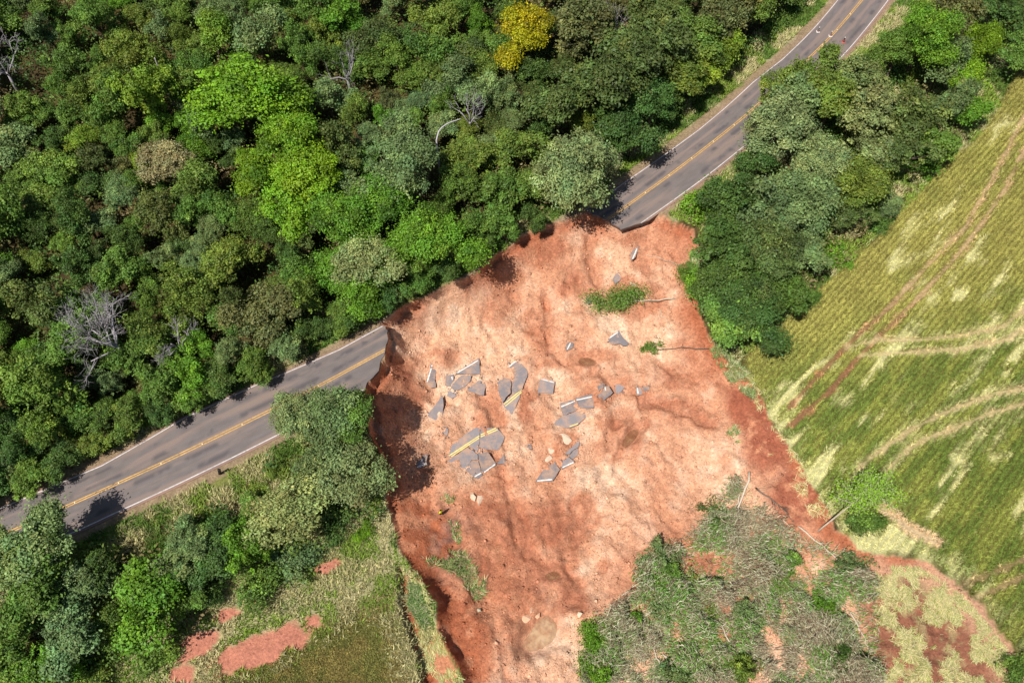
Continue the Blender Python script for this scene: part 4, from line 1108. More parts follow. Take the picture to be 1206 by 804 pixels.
# ------------------------------------------------------------------ broken pieces of the road
def cp(o, s, L): return [(o[0] + a / s, o[1] + b / s) for a, b in L]
OA, SA = (480, 400), 4.465
OB, SB = (600, 380), 4.02
OC, SC_ = (680, 200), 3.656
Y2 = "yy"
SLABS = [  # outline, painted lines [(kind, a, b)], label
    (OA, SA, [(125, 120), (148, 150), (148, 248), (120, 252), (98, 232), (118, 160)], [("w", (131, 136), (103, 222))], "narrow slab with a white line, leftmost of the upper fragments"),
    (OA, SA, [(376, 94), (381, 180), (340, 180), (280, 179), (250, 178), (300, 140)], [("w", (370, 106), (262, 172))], "triangular slab with a long white line, upper left group"),
    (OA, SA, [(335, 183), (330, 212), (300, 247), (265, 264), (240, 262), (228, 248), (248, 222), (282, 186)], [], "plain grey slab just below the white lined triangle"),
    (OA, SA, [(200, 186), (240, 180), (242, 212), (222, 242), (198, 240)], [("w", (232, 192), (236, 208))], "crumbled grey slab at the left of the upper left group"),
    (OA, SA, [(215, 264), (245, 268), (258, 290), (235, 303), (205, 287)], [], "smallest slab hanging below the upper left group"),
    (OA, SA, [(382, 215), (410, 235), (402, 292), (360, 285), (312, 268)], [], "plain pointed slab at the right of the upper left group"),
    (OA, SA, [(185, 290), (190, 350), (178, 418), (140, 418), (104, 395), (125, 365), (165, 320)], [], "plain sandy slab alone below the upper left group"),
    (OA, SA, [(468, 186), (492, 194), (541, 205), (546, 232), (542, 275), (498, 325), (478, 265)], [], "left half of the split slab above its yellow lines"),
    (OA, SA, [(575, 108), (600, 125), (632, 165), (630, 190), (605, 248), (549, 280), (551, 228), (566, 155), (530, 140)], [("w", (533, 141), (571, 113))], "right half of the split slab, white line at its tip"),
    (OA, SA, [(605, 252), (590, 300), (548, 388), (520, 362), (499, 332), (546, 284)], [("y", (506, 335), (602, 257)), ("y", (514, 344), (600, 272))], "pointed slab with double yellow lines below the split slab"),
    (OA, SA, [(698, 200), (775, 215), (765, 278), (685, 278)], [("w", (699, 207), (770, 220))], "square slab with a white line alone at the centre"),
    (OA, SA, [(213, 632), (232, 560), (300, 500), (360, 463), (387, 463), (379, 518), (371, 588), (360, 586), (318, 556)], [("y", (219, 614), (378, 506)), ("y", (219, 626), (376, 518))], "biggest fragment with double yellow lines, left half of its group"),
    (OA, SA, [(212, 638), (315, 561), (357, 592), (367, 594), (369, 628), (335, 630), (304, 680), (260, 656)], [], "plain slab below the biggest fragment's yellow lines"),
    (OA, SA, [(389, 466), (430, 470), (470, 468), (512, 515), (500, 545), (475, 585), (410, 579), (375, 574), (382, 520)], [("y", (386, 506), (464, 471)), ("y", (385, 517), (474, 478))], "fragment with double yellow lines, right half of the biggest group"),
    (OA, SA, [(371, 593), (425, 590), (468, 652), (400, 702), (388, 688), (374, 630)], [("w", (403, 698), (460, 654))], "slab with a white line, lower right of the biggest group"),
    (OA, SA, [(336, 635), (371, 633), (385, 690), (345, 714), (306, 683)], [], "dark slab at the bottom of the biggest group"),
    (OA, SA, [(346, 717), (386, 692), (396, 708), (372, 729)], [("w", (352, 717), (387, 696))], "small tilted chip with a white stripe under the biggest group"),
    (OA, SA, [(508, 600), (512, 655), (470, 655)], [], "small bluish triangular slab right of the biggest group"),
    (OA, SA, [(203, 460), (213, 464), (208, 502), (188, 490)], [], "tiny dark chip left above the biggest group"),
    (OA, SA, [(85, 605), (108, 600), (98, 640), (104, 656), (36, 690), (50, 650)], [("w", (50, 670), (98, 650))], "white lined slab at the left rim's shadow edge"),
    (OA, SA, [(632, 548), (650, 545), (655, 566), (638, 570)], [], "small pale bluish chip alone below the split slab"),
    (OB, SB, [(285, 80), (305, 95), (300, 115), (270, 130), (265, 110)], [("w", (290, 92), (274, 122))], "small white striped slab above the centre square slab"),
    (OB, SB, [(516, 38), (538, 70), (568, 95), (555, 105), (525, 98), (485, 100), (468, 75)], [("w", (514, 45), (473, 72))], "slab with a white line below the fallen green tree"),
    (OB, SB, [(450, 300), (470, 300), (490, 330), (435, 375), (415, 345), (440, 325)], [("w", (452, 306), (455, 322))], "steep slab right of the white lined pair"),
    (OB, SB, [(418, 296), (445, 284), (448, 300), (425, 318)], [], "crumbled chip above the steep slab right of the pair"),
    (OB, SB, [(500, 280), (545, 305), (525, 330), (505, 330)], [], "plain bluish slab right of the steep one"),
    (OB, SB, [(600, 300), (625, 308), (630, 335), (605, 340)], [("w", (606, 306), (610, 332))], "rightmost road fragment but one, lying near the slide's centre right"),
    (OB, SB, [(630, 300), (660, 296), (666, 314), (637, 320)], [], "rightmost crumbled road fragment"),
    (OB, SB, [(240, 376), (308, 364), (325, 408), (256, 440), (241, 396)], [("w", (246, 394), (310, 370))], "left slab of the white lined pair"),
    (OB, SB, [(313, 350), (395, 335), (402, 400), (375, 405), (335, 400), (319, 368)], [("w", (318, 362), (393, 347))], "right slab of the white lined pair"),
    (OB, SB, [(215, 475), (256, 444), (350, 420), (385, 425), (320, 490), (280, 503), (215, 490)], [("y", (284, 496), (324, 482))], "long slab below the white lined pair, yellow stripe at its foot"),
    (OB, SB, [(328, 556), (333, 574), (285, 620), (262, 618)], [], "sliver slab below right of the cream boulder"),
    (OB, SB, [(302, 602), (325, 592), (327, 620), (302, 640), (280, 634)], [], "dark upturned slab touching the sliver below the cream boulder"),
    (OB, SB, [(255, 646), (285, 637), (310, 655), (246, 692)], [("w", (252, 682), (304, 658))], "slab with a bright white stripe right of the lowest slab"),
    (OB, SB, [(160, 695), (215, 655), (240, 690), (205, 744), (122, 750)], [("w", (132, 745), (203, 737))], "lowest slab of the right group with a white line along its foot"),
    (OC, SC_, [(170, 440), (188, 460), (185, 475), (165, 488), (152, 470)], [], "bluish slab lying high up below the right road's end"),
    (OC, SC_, [(248, 325), (266, 330), (250, 375), (232, 388), (228, 370)], [("w", (256, 342), (238, 382))], "white striped sliver slab nearest the right road's broken end"),
    (OC, SC_, [(35, 545), (55, 548), (62, 568), (44, 575)], [], "small grey slab at the left of the fallen green tree"),
]
import bmesh
def slab(o, s, poly, lines, label, seed):
    r = np.random.default_rng(seed)
    P2 = cp(o, s, poly)
    cx = np.mean([a for a, b in P2]); cy = np.mean([b for a, b in P2])
    x0, y0, z0 = [float(v) for v in gp(np.array([cx]), np.array([cy]))]
    zt = z0 + .34
    W = np.array([un(a, b, zt) for a, b in P2]) - (x0, y0)
    # jag the broken edges
    out = []
    for i in range(len(W)):
        a, b = W[i], W[(i + 1) % len(W)]
        L = np.linalg.norm(b - a); n = max(1, int(L / .45))
        nrm = np.array([b[1] - a[1], a[0] - b[0]]) / (L + 1e-9)
        for k in range(n):
            t = k / n
            out.append(a * (1 - t) + b * t + nrm * (r.normal() * .05 if k else 0))
    W = np.array(out)
    rad = np.abs(W).max()
    # lie on the soil: plane fitted to the ground beneath, with its own tilt
    gx, gy = np.meshgrid(np.linspace(-rad, rad, 7), np.linspace(-rad, rad, 7))
    gz = zat(gx + x0, gy + y0).ravel()
    A = np.c_[gx.ravel(), gy.ravel(), np.ones(49)]
    sx, sy, s0 = np.linalg.lstsq(A, gz, rcond=None)[0]
    sx = float(np.clip(sx * .45 + r.normal() * .035, -.16, .16)); sy = float(np.clip(sy * .45 + r.normal() * .035, -.16, .16))
    under = zat(W[:, 0] + x0, W[:, 1] + y0) - (W @ np.array([sx, sy]))
    inner = zat(W[:, 0] * .5 + x0, W[:, 1] * .5 + y0) - (W * .5 @ np.array([sx, sy]))
    top = max(np.percentile(under, 75), np.percentile(inner, 85)) + .09
    th = .18
    def zz(q): return top + q[..., 0] * sx + q[..., 1] * sy
    bm = bmesh.new(); cl = bm.loops.layers.float_color.new("Col")
    up = [bm.verts.new((q[0], q[1], zz(q) - z0)) for q in W]
    dn = [bm.verts.new((q[0] * .96 + r.normal() * .02, q[1] * .96 + r.normal() * .02, zz(q) - th - z0)) for q in W]
    f = bm.faces.new(up)
    if f.normal.z < 0 or sum(W[i][0] * W[(i + 1) % len(W)][1] - W[(i + 1) % len(W)][0] * W[i][1] for i in range(len(W))) < 0: f.normal_flip()
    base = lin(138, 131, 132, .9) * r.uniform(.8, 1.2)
    n = len(W)
    for i in range(n): bm.faces.new((up[i], dn[i], dn[(i + 1) % n], up[(i + 1) % n]))
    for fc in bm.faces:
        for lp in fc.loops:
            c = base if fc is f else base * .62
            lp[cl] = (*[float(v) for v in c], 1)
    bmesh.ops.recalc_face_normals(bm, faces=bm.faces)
    me = bpy.data.meshes.new("road_slab"); bm.to_mesh(me); bm.free(); me.materials.append(M_SLAB)
    ob = add("road_slab", me, loc=(x0, y0, z0), label=label, cat="road fragment", group="broken road slabs on the slide")
    for kind, a, b in lines:
        (ax, ay), (bx, by) = cp(o, s, [a, b])
        pa = np.array(un(ax, ay, zt)) - (x0, y0); pb = np.array(un(bx, by, zt)) - (x0, y0)
        d = pb - pa; L = np.linalg.norm(d); d /= L; nn = np.array([-d[1], d[0]])
        w = .085 if kind == "w" else .075
        m_ = 8; t = np.linspace(0, L, m_)
        Vv = []
        for sgn in (-1, 1):
            for q in t:
                e = pa + d * q + nn * sgn * w * (1 + r.normal() * .12)
                Vv.append((e[0], e[1], float(zz(e)) - z0 + .006))
        Ff = [(i, i + 1, m_ + i + 1, m_ + i) for i in range(m_ - 1)]
        colr = lin(236, 232, 224, .85) if kind == "w" else lin(238, 214, 130, .9)
        add("edge_line" if kind == "w" else "centre_line", mesh_np("line", Vv, Ff, np.broadcast_to(colr, (2 * m_, 3)), False, M_PAINT), parent=ob)
for i, (o, s, poly, lines, lab) in enumerate(SLABS): slab(o, s, poly, lines, lab, 500 + i)

# crumbs of asphalt round the slabs: too many and too small to pick apart
r6 = np.random.default_rng(66); cx_ = []; cy_ = []
for o, s, poly, *_ in SLABS:
    P2 = np.array(cp(o, s, poly)); c0 = P2.mean(0)
    for _ in range(14):
        k = r6.integers(0, len(P2)); q = P2[k] * r6.uniform(.9, 1) + P2[(k + 1) % len(P2)] * 0
        t = r6.random(); q = P2[k] * (1 - t) + P2[(k + 1) % len(P2)] * t + (P2[k] - c0) * .05 + r6.normal(0, 2.0, 2); cx_.append(q[0]); cy_.append(q[1])
x, y, z = gp(np.array(cx_), np.array(cy_)); sz = .06 + .14 * r6.random(len(x)) ** 2
V, F, C_ = rock_cloud(x, y, z + sz * .2, sz, lin(136, 126, 124, .85) * r6.uniform(.6, 1.25, (len(x), 1)), r6)
add("asphalt_crumbs", mesh_np("asphalt_crumbs", V, F, C_, False, M_STONE), label="grey asphalt crumbs scattered round the broken slabs", cat="rubble", kind="stuff")

# ------------------------------------------------------------------ fallen trees and brush
def at3(px, py, up=0.0):
    x, y, z = gp(np.array([px]), np.array([py])); return np.array([float(x[0]), float(y[0]), float(z[0]) + up])

def fallen_tree(base, tip, label, tone, rad=.14, leaf=700, spread=1.4, bare=.45, seed=0, leafsize=.3, nb=9, cat="fallen tree", bark=BARKC * 1.3, lying=False, group="fallen trees on the slide"):
    r = np.random.default_rng(seed)
    a = at3(*base); b = at3(*tip)
    root = add("fallen_tree", None, label=label, cat=cat, group=group, loc=tuple(a))
    n = 10; t = np.linspace(0, 1, n)
    P = a + (b - a) * t[:, None]
    gz = zat(P[:, 0], P[:, 1])
    P[:, 2] = np.maximum(gz + rad * 1.1, np.linspace(a[2], b[2], n) + rad) + .12 * np.sin(t * 3.14)
    P[1:-1, :2] += r.normal(size=(n - 2, 2)) * .08
    R = P - a
    pl = Pile(); pl.put(*tube(R, np.linspace(rad, rad * .35, n), 7), bark)
    add("trunk", pl.mesh("trunk", M_BARK, True), parent=root)
    d = (b - a) / np.linalg.norm(b - a); sd_ = np.array([-d[1], d[0], 0])
    br = Pile(); tips = []
    for k in range(nb):
        q = r.uniform(bare, 1.0); p = np.array([np.interp(q, t, R[:, m_]) for m_ in range(3)])
        dr = d * r.uniform(.3, .9) + sd_ * r.normal() * .8 + np.array([0, 0, r.uniform(.0, .5)]); dr /= np.linalg.norm(dr)
        e = p + dr * spread * r.uniform(.6, 1.3)
        e[2] = max(e[2], float(zat(e[0] + a[0], e[1] + a[1])) - a[2] + .15)
        br.put(*tube([p, (p + e) / 2 + r.normal(size=3) * .1, e], [rad * .4, rad * .28, rad * .1], 4), bark * r.uniform(.8, 1.1)); tips.append((p, e))
    add("branches", br.mesh("branches", M_BARK), parent=root)
    if leaf:
        k = r.integers(0, len(tips), leaf); q = r.uniform(.35, 1.15, leaf)[:, None]
        pa = np.array([tips[i][0] for i in k]); pe = np.array([tips[i][1] for i in k])
        pos = pa * (1 - q) + pe * q + r.normal(size=(leaf, 3)) * np.array([.42, .42, .28]) * spread * .6
        g = zat(pos[:, 0] + a[0], pos[:, 1] + a[1]) - a[2]
        pos[:, 2] = np.maximum(pos[:, 2], g + .08)
        V, F = leaf_quads(pos, r.normal(size=(leaf, 3)) * .7 + np.array([0, 0, .8]), leafsize * r.uniform(.6, 1.3, leaf), r, .45)
        c = tone * r.uniform(.65, 1.35, (leaf, 1)) * (1 + r.normal(0, .06, (leaf, 3)))
        add("foliage", mesh_np("foliage", V, F, np.repeat(c, 4, 0), False, M_LEAF), parent=root)
    if lying:
        cm = PROTO["open"][seed % len(PROTO["open"])][0]
        c = bpy.data.objects.new("crown", cm); COL.objects.link(c); c.parent = root
        dv = Vector((float(d[0]), float(d[1]), .22)).normalized()
        L = float(np.linalg.norm(b - a)); k_ = min(max(L * .85 / 5.5, .34), .62)
        c.rotation_mode = 'QUATERNION'; c.rotation_quaternion = Vector((0, 0, 1)).rotation_difference(dv); c.scale = (k_ * .9, k_ * .9, k_ * 1.1)
        mid = at3((base[0] + tip[0]) / 2, (base[1] + tip[1]) / 2) - a
        c.location = (float(-dv.x * 5.5 * k_ * 1.1 + (b - a)[0] * .6), float(-dv.y * 5.5 * k_ * 1.1 + (b - a)[1] * .6), float(mid[2] + .4 - dv.z * 5.5 * k_ * 1.1))
        c.color = (*[float(v) for v in tone * .95], 1)
    return root
GR = TONES["mid green"]; BG = TONES["bright green"]; DG = TONES["dark green"]; SG = TONES["sage green"]; OL = TONES["olive green"]; GG = TONES["grey green"]
PB = lin(206, 190, 168, .85)
fallen_tree((795, 352), (703, 360), "green fallen tree lying alone high on the slide", GR * 1.0, .10, 3800, 2.3, .3, 1, .28, 30, bark=PB)
fallen_tree((835, 411), (762, 412), "small uprooted tree with a green tuft at its left end", GR, .09, 700, 1.0, .68, 2, .26, 8, bark=BARKC)
fallen_tree((882, 556), (857, 648), "long pale fallen trunk lying bare over the red soil", SG, .17, 0, 1.2, .3, 3, .2, 5, bark=PB * 1.1)
fallen_tree((872, 580), (853, 640), "thinner pale trunk parallel to the long bare one", SG, .11, 0, .8, .3, 4, .2, 4, bark=PB)
fallen_tree((760, 300), (815, 318), "thin pale fallen stem below the right road's end", GR, .05, 60, .8, .5, 5, .2, 5, bark=PB)
fallen_tree((775, 365), (800, 400), "thin bare stem between the two fallen trees", GR, .05, 0, .6, .5, 6, .2, 4, bark=PB)
FT = [((715, 770), (700, 742), BG, "bright green fallen tree at the left foot of the brush, upper one", 2200, 1.7), ((735, 800), (694, 786), BG, "bright green fallen tree at the left foot of the brush, lower one", 2200, 1.7),
      ((770, 745), (735, 742), BG, "bright green fallen crown right of the clods at the brush's left foot", 1800, 1.6), ((830, 690), (748, 684), GR, "long green fallen tree at the brush's upper left edge", 2400, 1.5),
      ((815, 655), (755, 656), GG, "grey green fallen tree, topmost left in the brush", 2000, 1.5), ((840, 700), (765, 712), GG, "grey green fallen tree right above the bright green ones", 1800, 1.4),
      ((800, 765), (838, 722), OL, "long pale crossing stems in the middle of the brush", 500, 1.0), ((790, 715), (835, 745), OL, "pale stem crossing the other in the middle of the brush", 400, 1.0),
      ((780, 770), (812, 806), GG, "fallen tree with pale stems at the photo's bottom edge", 900, 1.4), ((870, 655), (835, 600), DG, "dark fallen tree beside the long bare trunk's foot", 1500, 1.4),
      ((935, 640), (910, 690), GR, "fallen tree left of the leaning tree's foot", 900, 1.3), ((950, 700), (985, 722), BG, "bright leafy fallen tree in the right of the brush", 1200, 1.3),
      ((985, 690), (1015, 665), GG, "grey green fallen tree beside the red crack's start", 1200, 1.3), ((900, 770), (850, 790), OL, "olive fallen tree with whitish twigs at the bottom", 1200, 1.4),
      ((960, 790), (1005, 770), DG, "dark green fallen tree at the brush's lower right", 1400, 1.4), ((895, 700), (870, 735), GG, "thin grey fallen tree in the brush's centre", 600, 1.2)]
for i, (a, b, tn, lab, nl, sp) in enumerate(FT):
    fallen_tree(a, b, lab, tn, .11, nl, sp, .1 if nl > 1000 else .3, 40 + i, .27, 18 if nl > 1000 else 9, bark=PB if i in (6, 7, 8) else BARKC * 1.35, lying=(i not in (6, 7)), group="fallen trees in the brush below the slide")

STEMS = [((745, 672), (800, 662), "pale stem on the brush's upper left edge"), ((760, 725), (815, 690), "pale stem above the crossing stems in the brush"), ((700, 742), (722, 778), "grey stem between the two bright green fallen trees"),
         ((850, 620), (905, 650), "pale stem right of the long bare trunk's foot"), ((880, 735), (925, 700), "dark grey stem in the brush's centre right"), ((820, 770), (870, 800), "pale stem at the brush's bottom centre"),
         ((905, 660), (930, 720), "pale stem running down left of the leaning tree's foot"), ((780, 790), (760, 745), "pale stem right of the lower bright green fallen tree"), ((930, 760), (985, 745), "pale stem in the brush's lower right"),
         ((855, 690), (905, 672), "whitish stem in the brush's upper centre"), ((940, 620), (1000, 672), "stem crossing below the leaning tree towards the crack"), ((865, 770), (845, 730), "short whitish stem below the brush's centre"),
         ((890, 575), (935, 615), "thin stem across the red soil beside the long bare trunk"), ((1000, 720), (1025, 770), "pale stem at the brush's right edge beside the flattened stalks")]
for i, (a, b, lab) in enumerate(STEMS):
    fallen_tree(a, b, lab, SG, .12, 0, 1.3, .4, 80 + i, .2, 7, bark=(PB if i % 3 else BARKC * 1.6), group="fallen trees in the brush below the slide")

# the tree still standing, leaning over the slide's lower right rim
def leaning(base_px, top_px, ztop, label):
    r = np.random.default_rng(77)
    a = at3(*base_px); x, y = un(*top_px, a[2] + ztop); b = np.array([float(x), float(y), a[2] + ztop])
    root = add("leaning_tree", None, label=label, cat="tree", loc=tuple(a))
    R = (b - a) * np.linspace(0, 1, 9)[:, None]; R[0, 2] -= .4
    pl = Pile(); pl.put(*tube(R, np.linspace(.12, .06, 9), 7), PB * .85)
    add("trunk", pl.mesh("trunk", M_BARK, True), parent=root)
    br = Pile(); tips = []
    for k in range(34):
        q = r.uniform(.62, 1.0); p = R[-1] * q
        dr = rand_dir(r, 1)[0] + np.array([.5, .2, .1]); dr /= np.linalg.norm(dr); e = p + dr * r.uniform(.8, 3.2)
        br.put(*tube([p, (p + e) / 2 + r.normal(size=3) * .12, e], [.06, .04, .015], 4), PB * .8); tips.append((p, e))
    add("branches", br.mesh("branches", M_BARK), parent=root)
    n = 7500; k = r.integers(0, len(tips), n)
    pa = np.array([tips[i][0] for i in k]); pe = np.array([tips[i][1] for i in k]); q = r.uniform(.4, 1.15, n)[:, None]
    pos = pa * (1 - q) + pe * q + r.normal(size=(n, 3)) * .5
    V, F = leaf_quads(pos, r.normal(size=(n, 3)) * .7 + np.array([0, 0, .8]), .25 * r.uniform(.6, 1.3, n), r, .5)
    c = mixc(np.broadcast_to(TONES["lime green"] * 1.5, (n, 3)), SG * 1.1, (r.random(n) < .45) * 1.0) * r.uniform(.7, 1.3, (n, 1))
    add("crown", mesh_np("crown", V, F, np.repeat(c, 4, 0), False, M_LEAF), parent=root)
leaning((962, 626), (1030, 572), 8.0, "leaning tree with a bare pale trunk on the slide's lower right rim")
plant(1018, 612, 20, "mid green", "shrub", label="", name="shrub"); sh = TREES[-1]["o"]
sh["label"] = "green shrub beneath the leaning tree at the field's corner"; sh["category"] = "shrub"; sh["group"] = "low shrubs among the trees"
plant(1198, 785, 22, "mid green", "shrub", label="", name="shrub"); sh = TREES[-1]["o"]
sh["label"] = "green shrub in the photo's lower right corner"; sh["category"] = "shrub"; sh["group"] = "low shrubs among the trees"

BRUSH = np.array([(850, 570), (872, 556), (905, 606), (952, 634), (1015, 655), (1032, 690), (1040, 830), (676, 830), (684, 770), (698, 728), (742, 694), (748, 655), (800, 636), (832, 600)], float)
r5 = np.random.default_rng(55)
lo = BRUSH.min(0); hi = BRUSH.max(0)
pp = r5.uniform(lo, hi, (110000, 2)); pp = pp[inside(pp[:, 0], pp[:, 1], BRUSH)]
ed = sdist(pp[:, 0], pp[:, 1], BRUSH)
x, y, z = gp(pp[:, 0], pp[:, 1])
dens = fbm(x, y, 2.6, 3, 401)
k = (r5.random(len(x)) < ss(.30, .46, dens) * ss(0, 16, ed) + .10)
x, y, z, dens, pp = x[k], y[k], z[k], dens[k], pp[k]
m = min(len(x), 16000)
hue = fbm(x, y, 3.2, 3, 411)
L = r5.uniform(.3, 1.5, m); az = np.where(r5.random(m) < .6, r5.normal(.5, .5, m), r5.uniform(0, 6.28, m)); el = r5.uniform(-.1, .45, m)
hb = .15 + 2.6 * ss(.38, .68, dens)
P = np.stack([x, y, z + .05 + hb * r5.random(len(x))], 1)[:m]
D = np.stack([np.cos(az) * np.cos(el), np.sin(az) * np.cos(el), np.sin(el)], 1)
S_ = np.cross(D, [0, 0, 1.0]); S_ /= np.linalg.norm(S_, axis=1)[:, None]; U_ = np.cross(S_, D)
wd = r5.uniform(.015, .045, m)[:, None]
A = P - D * L[:, None] / 2; B = P + D * L[:, None] / 2
V = np.stack([A + S_ * wd, A - S_ * wd * .5 + U_ * wd, A - S_ * wd * .5 - U_ * wd, B + S_ * wd * .5, B - S_ * wd * .3 + U_ * wd * .5, B - S_ * wd * .3 - U_ * wd * .5], 1).reshape(-1, 3)
b6 = np.arange(m)[:, None, None] * 6
F = (np.array([(0, 1, 4, 3), (1, 2, 5, 4), (2, 0, 3, 5)])[None] + b6).reshape(-1, 4)
tc = mixc(np.broadcast_to(lin(150, 124, 104, .9), (m, 3)), lin(214, 202, 172, .95), (r5.random(m) < .45) * 1.0) * r5.uniform(.7, 1.2, (m, 1))
add("twig_tangle", mesh_np("twig_tangle", V, F, np.repeat(tc, 6, 0), False, M_BARK), label="tangle of dry twigs lying over the slide's lower right", cat="brushwood", kind="stuff")
n = len(x)
xx, yy = x + r5.normal(0, .2, n), y + r5.normal(0, .2, n)
pos = np.stack([xx, yy, zat(xx, yy) + .1 + (.15 + 2.6 * ss(.38, .68, dens)) * r5.random(n) ** .6], 1)
lc = mixc(np.broadcast_to(lin(124, 146, 88, .95), (n, 3)), lin(158, 148, 116, .95), ss(.50, .62, hue + r5.normal(0, .05, n)))
lc = mixc(lc, lin(104, 150, 56, 1.0), ss(.44, .36, hue + r5.normal(0, .02, n)))
lc = mixc(lc, lin(180, 186, 150, .95), (r5.random(n) < .2) * 1.0) * r5.uniform(.7, 1.5, (n, 1))
fd = fbm(x, y, 7, 2, 421) * 5.0 + r5.normal(0, .35, n)
V, F = leaf_quads(pos, r5.normal(size=pos.shape) * .45 + np.array([0, 0, .7]), r5.uniform(.25, .7, n), r5, .14, np.stack([np.cos(fd), np.sin(fd), .1 + 0 * fd], 1))
add("brush_foliage", mesh_np("brush_foliage", V, F, np.repeat(lc, 4, 0), False, M_LEAF), label="flattened leaves and scrub over the slide's lower right", cat="scrub", kind="stuff")
print("brush", n, m)

# crushed crop stalks: lower right triangle and along the slide's rims
def stalks(poly_px, n, col, name, label, Lr=(.35, 1.0), azc=None, seed=1):
    r = np.random.default_rng(seed); Pp = np.array(poly_px, float)
    q = r.uniform(Pp.min(0), Pp.max(0), (n, 2)); q = q[inside(q[:, 0], q[:, 1], Pp)]
    x, y, z = gp(q[:, 0], q[:, 1]); dn = fbm(x, y, 1.4, 3, 431 + seed)
    k = r.random(len(x)) < ss(.44, .64, dn) * .7; x, y, z = x[k], y[k], z[k]; m = len(x)
    az = r.uniform(0, 6.28, m) if azc is None else r.normal(azc, .5, m)
    L = r.uniform(*Lr, m); D = np.stack([np.cos(az), np.sin(az), r.uniform(-.1, .25, m)], 1); S_ = np.stack([-np.sin(az), np.cos(az), 0 * az], 1)
    w = r.uniform(.014, .034, m)[:, None]
    P = np.stack([x, y, z + .06], 1); A = P - D * L[:, None] / 2; B = P + D * L[:, None] / 2
    A[:, 2] = np.maximum(A[:, 2], zat(A[:, 0], A[:, 1]) + .03); B[:, 2] = np.maximum(B[:, 2], zat(B[:, 0], B[:, 1]) + .03)
    V = np.stack([A - S_ * w, A + S_ * w, B + S_ * w * .6, B - S_ * w * .6], 1).reshape(-1, 3)
    c = mixc(np.broadcast_to(col, (m, 3)), lin(150, 156, 84), (r.random(m) < .3) * 1.0) * r.uniform(.6, 1.25, (m, 1)) * (1 + r.normal(0, .05, (m, 3)))
    add(name, mesh_np(name, V, np.arange(4 * m).reshape(m, 4), np.repeat(c, 4, 0), False, M_GRASS), label=label, cat="crop stalks", kind="stuff")
stalks([(1030, 668), (1080, 668), (1120, 690), (1150, 720), (1185, 765), (1195, 830), (1030, 830)], 52000, lin(206, 194, 140, 1.0), "flattened_stalks", "flattened yellow crop stalks on the slumped lower right corner", (.35, 1.1), None, 1)
stalks([(875, 430), (905, 465), (935, 530), (985, 600), (965, 622), (935, 575), (905, 535), (890, 480)], 12000, lin(214, 206, 150, 1.0), "strewn_stalks", "pale stalks strewn over the slide's right rim", (.3, .9), None, 2)
stalks([(474, 655), (497, 680), (515, 735), (545, 800), (560, 850), (505, 850), (485, 770), (470, 700)], 14000, lin(206, 200, 140, 1.0), "slump_stalks", "pale grass stalks lying on the cracked slump at the bottom", (.3, .9), 1.9, 3)

# grass carried down on the slide's left flank
def tuft_patch(name, label, poly_px, n, seed, cols, hr=(.3, .8)):
    r = np.random.default_rng(seed); Pp = np.array(poly_px, float)
    q = r.uniform(Pp.min(0), Pp.max(0), (n * 3, 2)); q = q[inside(q[:, 0], q[:, 1], Pp)][:n]
    x, y, z = gp(q[:, 0], q[:, 1]); k = fbm(x, y, 1.2, 3, 500 + seed) > .42; x, y, z = x[k], y[k], z[k]
    c = mixc(np.broadcast_to(cols[0], (len(x), 3)), cols[1], (r.random(len(x)) < .4) * 1.0)
    V, F, C_ = tufts(x, y, z, r.uniform(*hr, len(x)), np.full(len(x), .09), c, r, 4, .8)
    add(name, mesh_np(name, V, F, C_, False, M_GRASS), label=label, cat="grass", kind="stuff")
GA, GB = lin(126, 152, 84, 1.0), lin(196, 194, 150, 1.0)
tuft_patch("grass_patch", "grass tuft strip carried down on the slide's left flank", [(500, 660), (520, 650), (545, 650), (572, 685), (570, 702), (555, 708), (545, 680), (520, 668)], 700, 1, (GA, lin(200, 180, 140)))
tuft_patch("grass_patch", "green grass on the cracked slump at the bottom", [(476, 680), (495, 690), (505, 715), (500, 740), (482, 715)], 900, 2, (lin(110, 146, 78, 1.0), GB))
tuft_patch("grass_patch", "thin grass on the right rim between trees and red soil", [(835, 395), (860, 420), (885, 445), (890, 475), (860, 450), (840, 425)], 700, 3, (GA, GB))
tuft_patch("grass_patch", "grass tuft at the slide's right wall below the road", [(812, 295), (824, 300), (824, 345), (812, 345)], 500, 4, (lin(120, 170, 70, 1.0), GB))
tuft_patch("grass_patch", "small green tufts on the red strip near the field", [(855, 510), (868, 500), (872, 520), (858, 525)], 200, 5, (GA, GB), (.2, .5))
tuft_patch("grass_patch", "grass tufts beside the person on the slide", [(518, 580), (535, 584), (545, 640), (535, 640)], 260, 6, (GA, GB), (.2, .4))

# ------------------------------------------------------------------ cones, post, person
def revolve(prof, n, col):
    V = []; C_ = []
    for (rr, zz), c in zip(prof, col):
        for k in range(n):
            a = 2 * math.pi * k / n; V.append((rr * math.cos(a), rr * math.sin(a), zz)); C_.append(c)
    F = [(i * n + k, i * n + (k + 1) % n, (i + 1) * n + (k + 1) % n, (i + 1) * n + k) for i in range(len(prof) - 1) for k in range(n)]
    return np.array(V), np.array(F), np.array(C_)
ORG = lin(206, 96, 86, .9); WHT = lin(244, 240, 236, .9)
def bevel_box(w, d, h, b, z0=0):
    V = []
    for zz, k in ((z0, 0), (z0 + h - b, 0), (z0 + h, b)):
        for sx, sy in ((-1, -1), (1, -1), (1, 1), (-1, 1)): V.append((sx * (w / 2 - k), sy * (d / 2 - k), zz))
    F = [(i * 4 + k, i * 4 + (k + 1) % 4, (i + 1) * 4 + (k + 1) % 4, (i + 1) * 4 + k) for i in range(2) for k in range(4)] + [(8, 9, 10, 11), (3, 2, 1, 0)]
    return np.array(V, float), np.array(F)
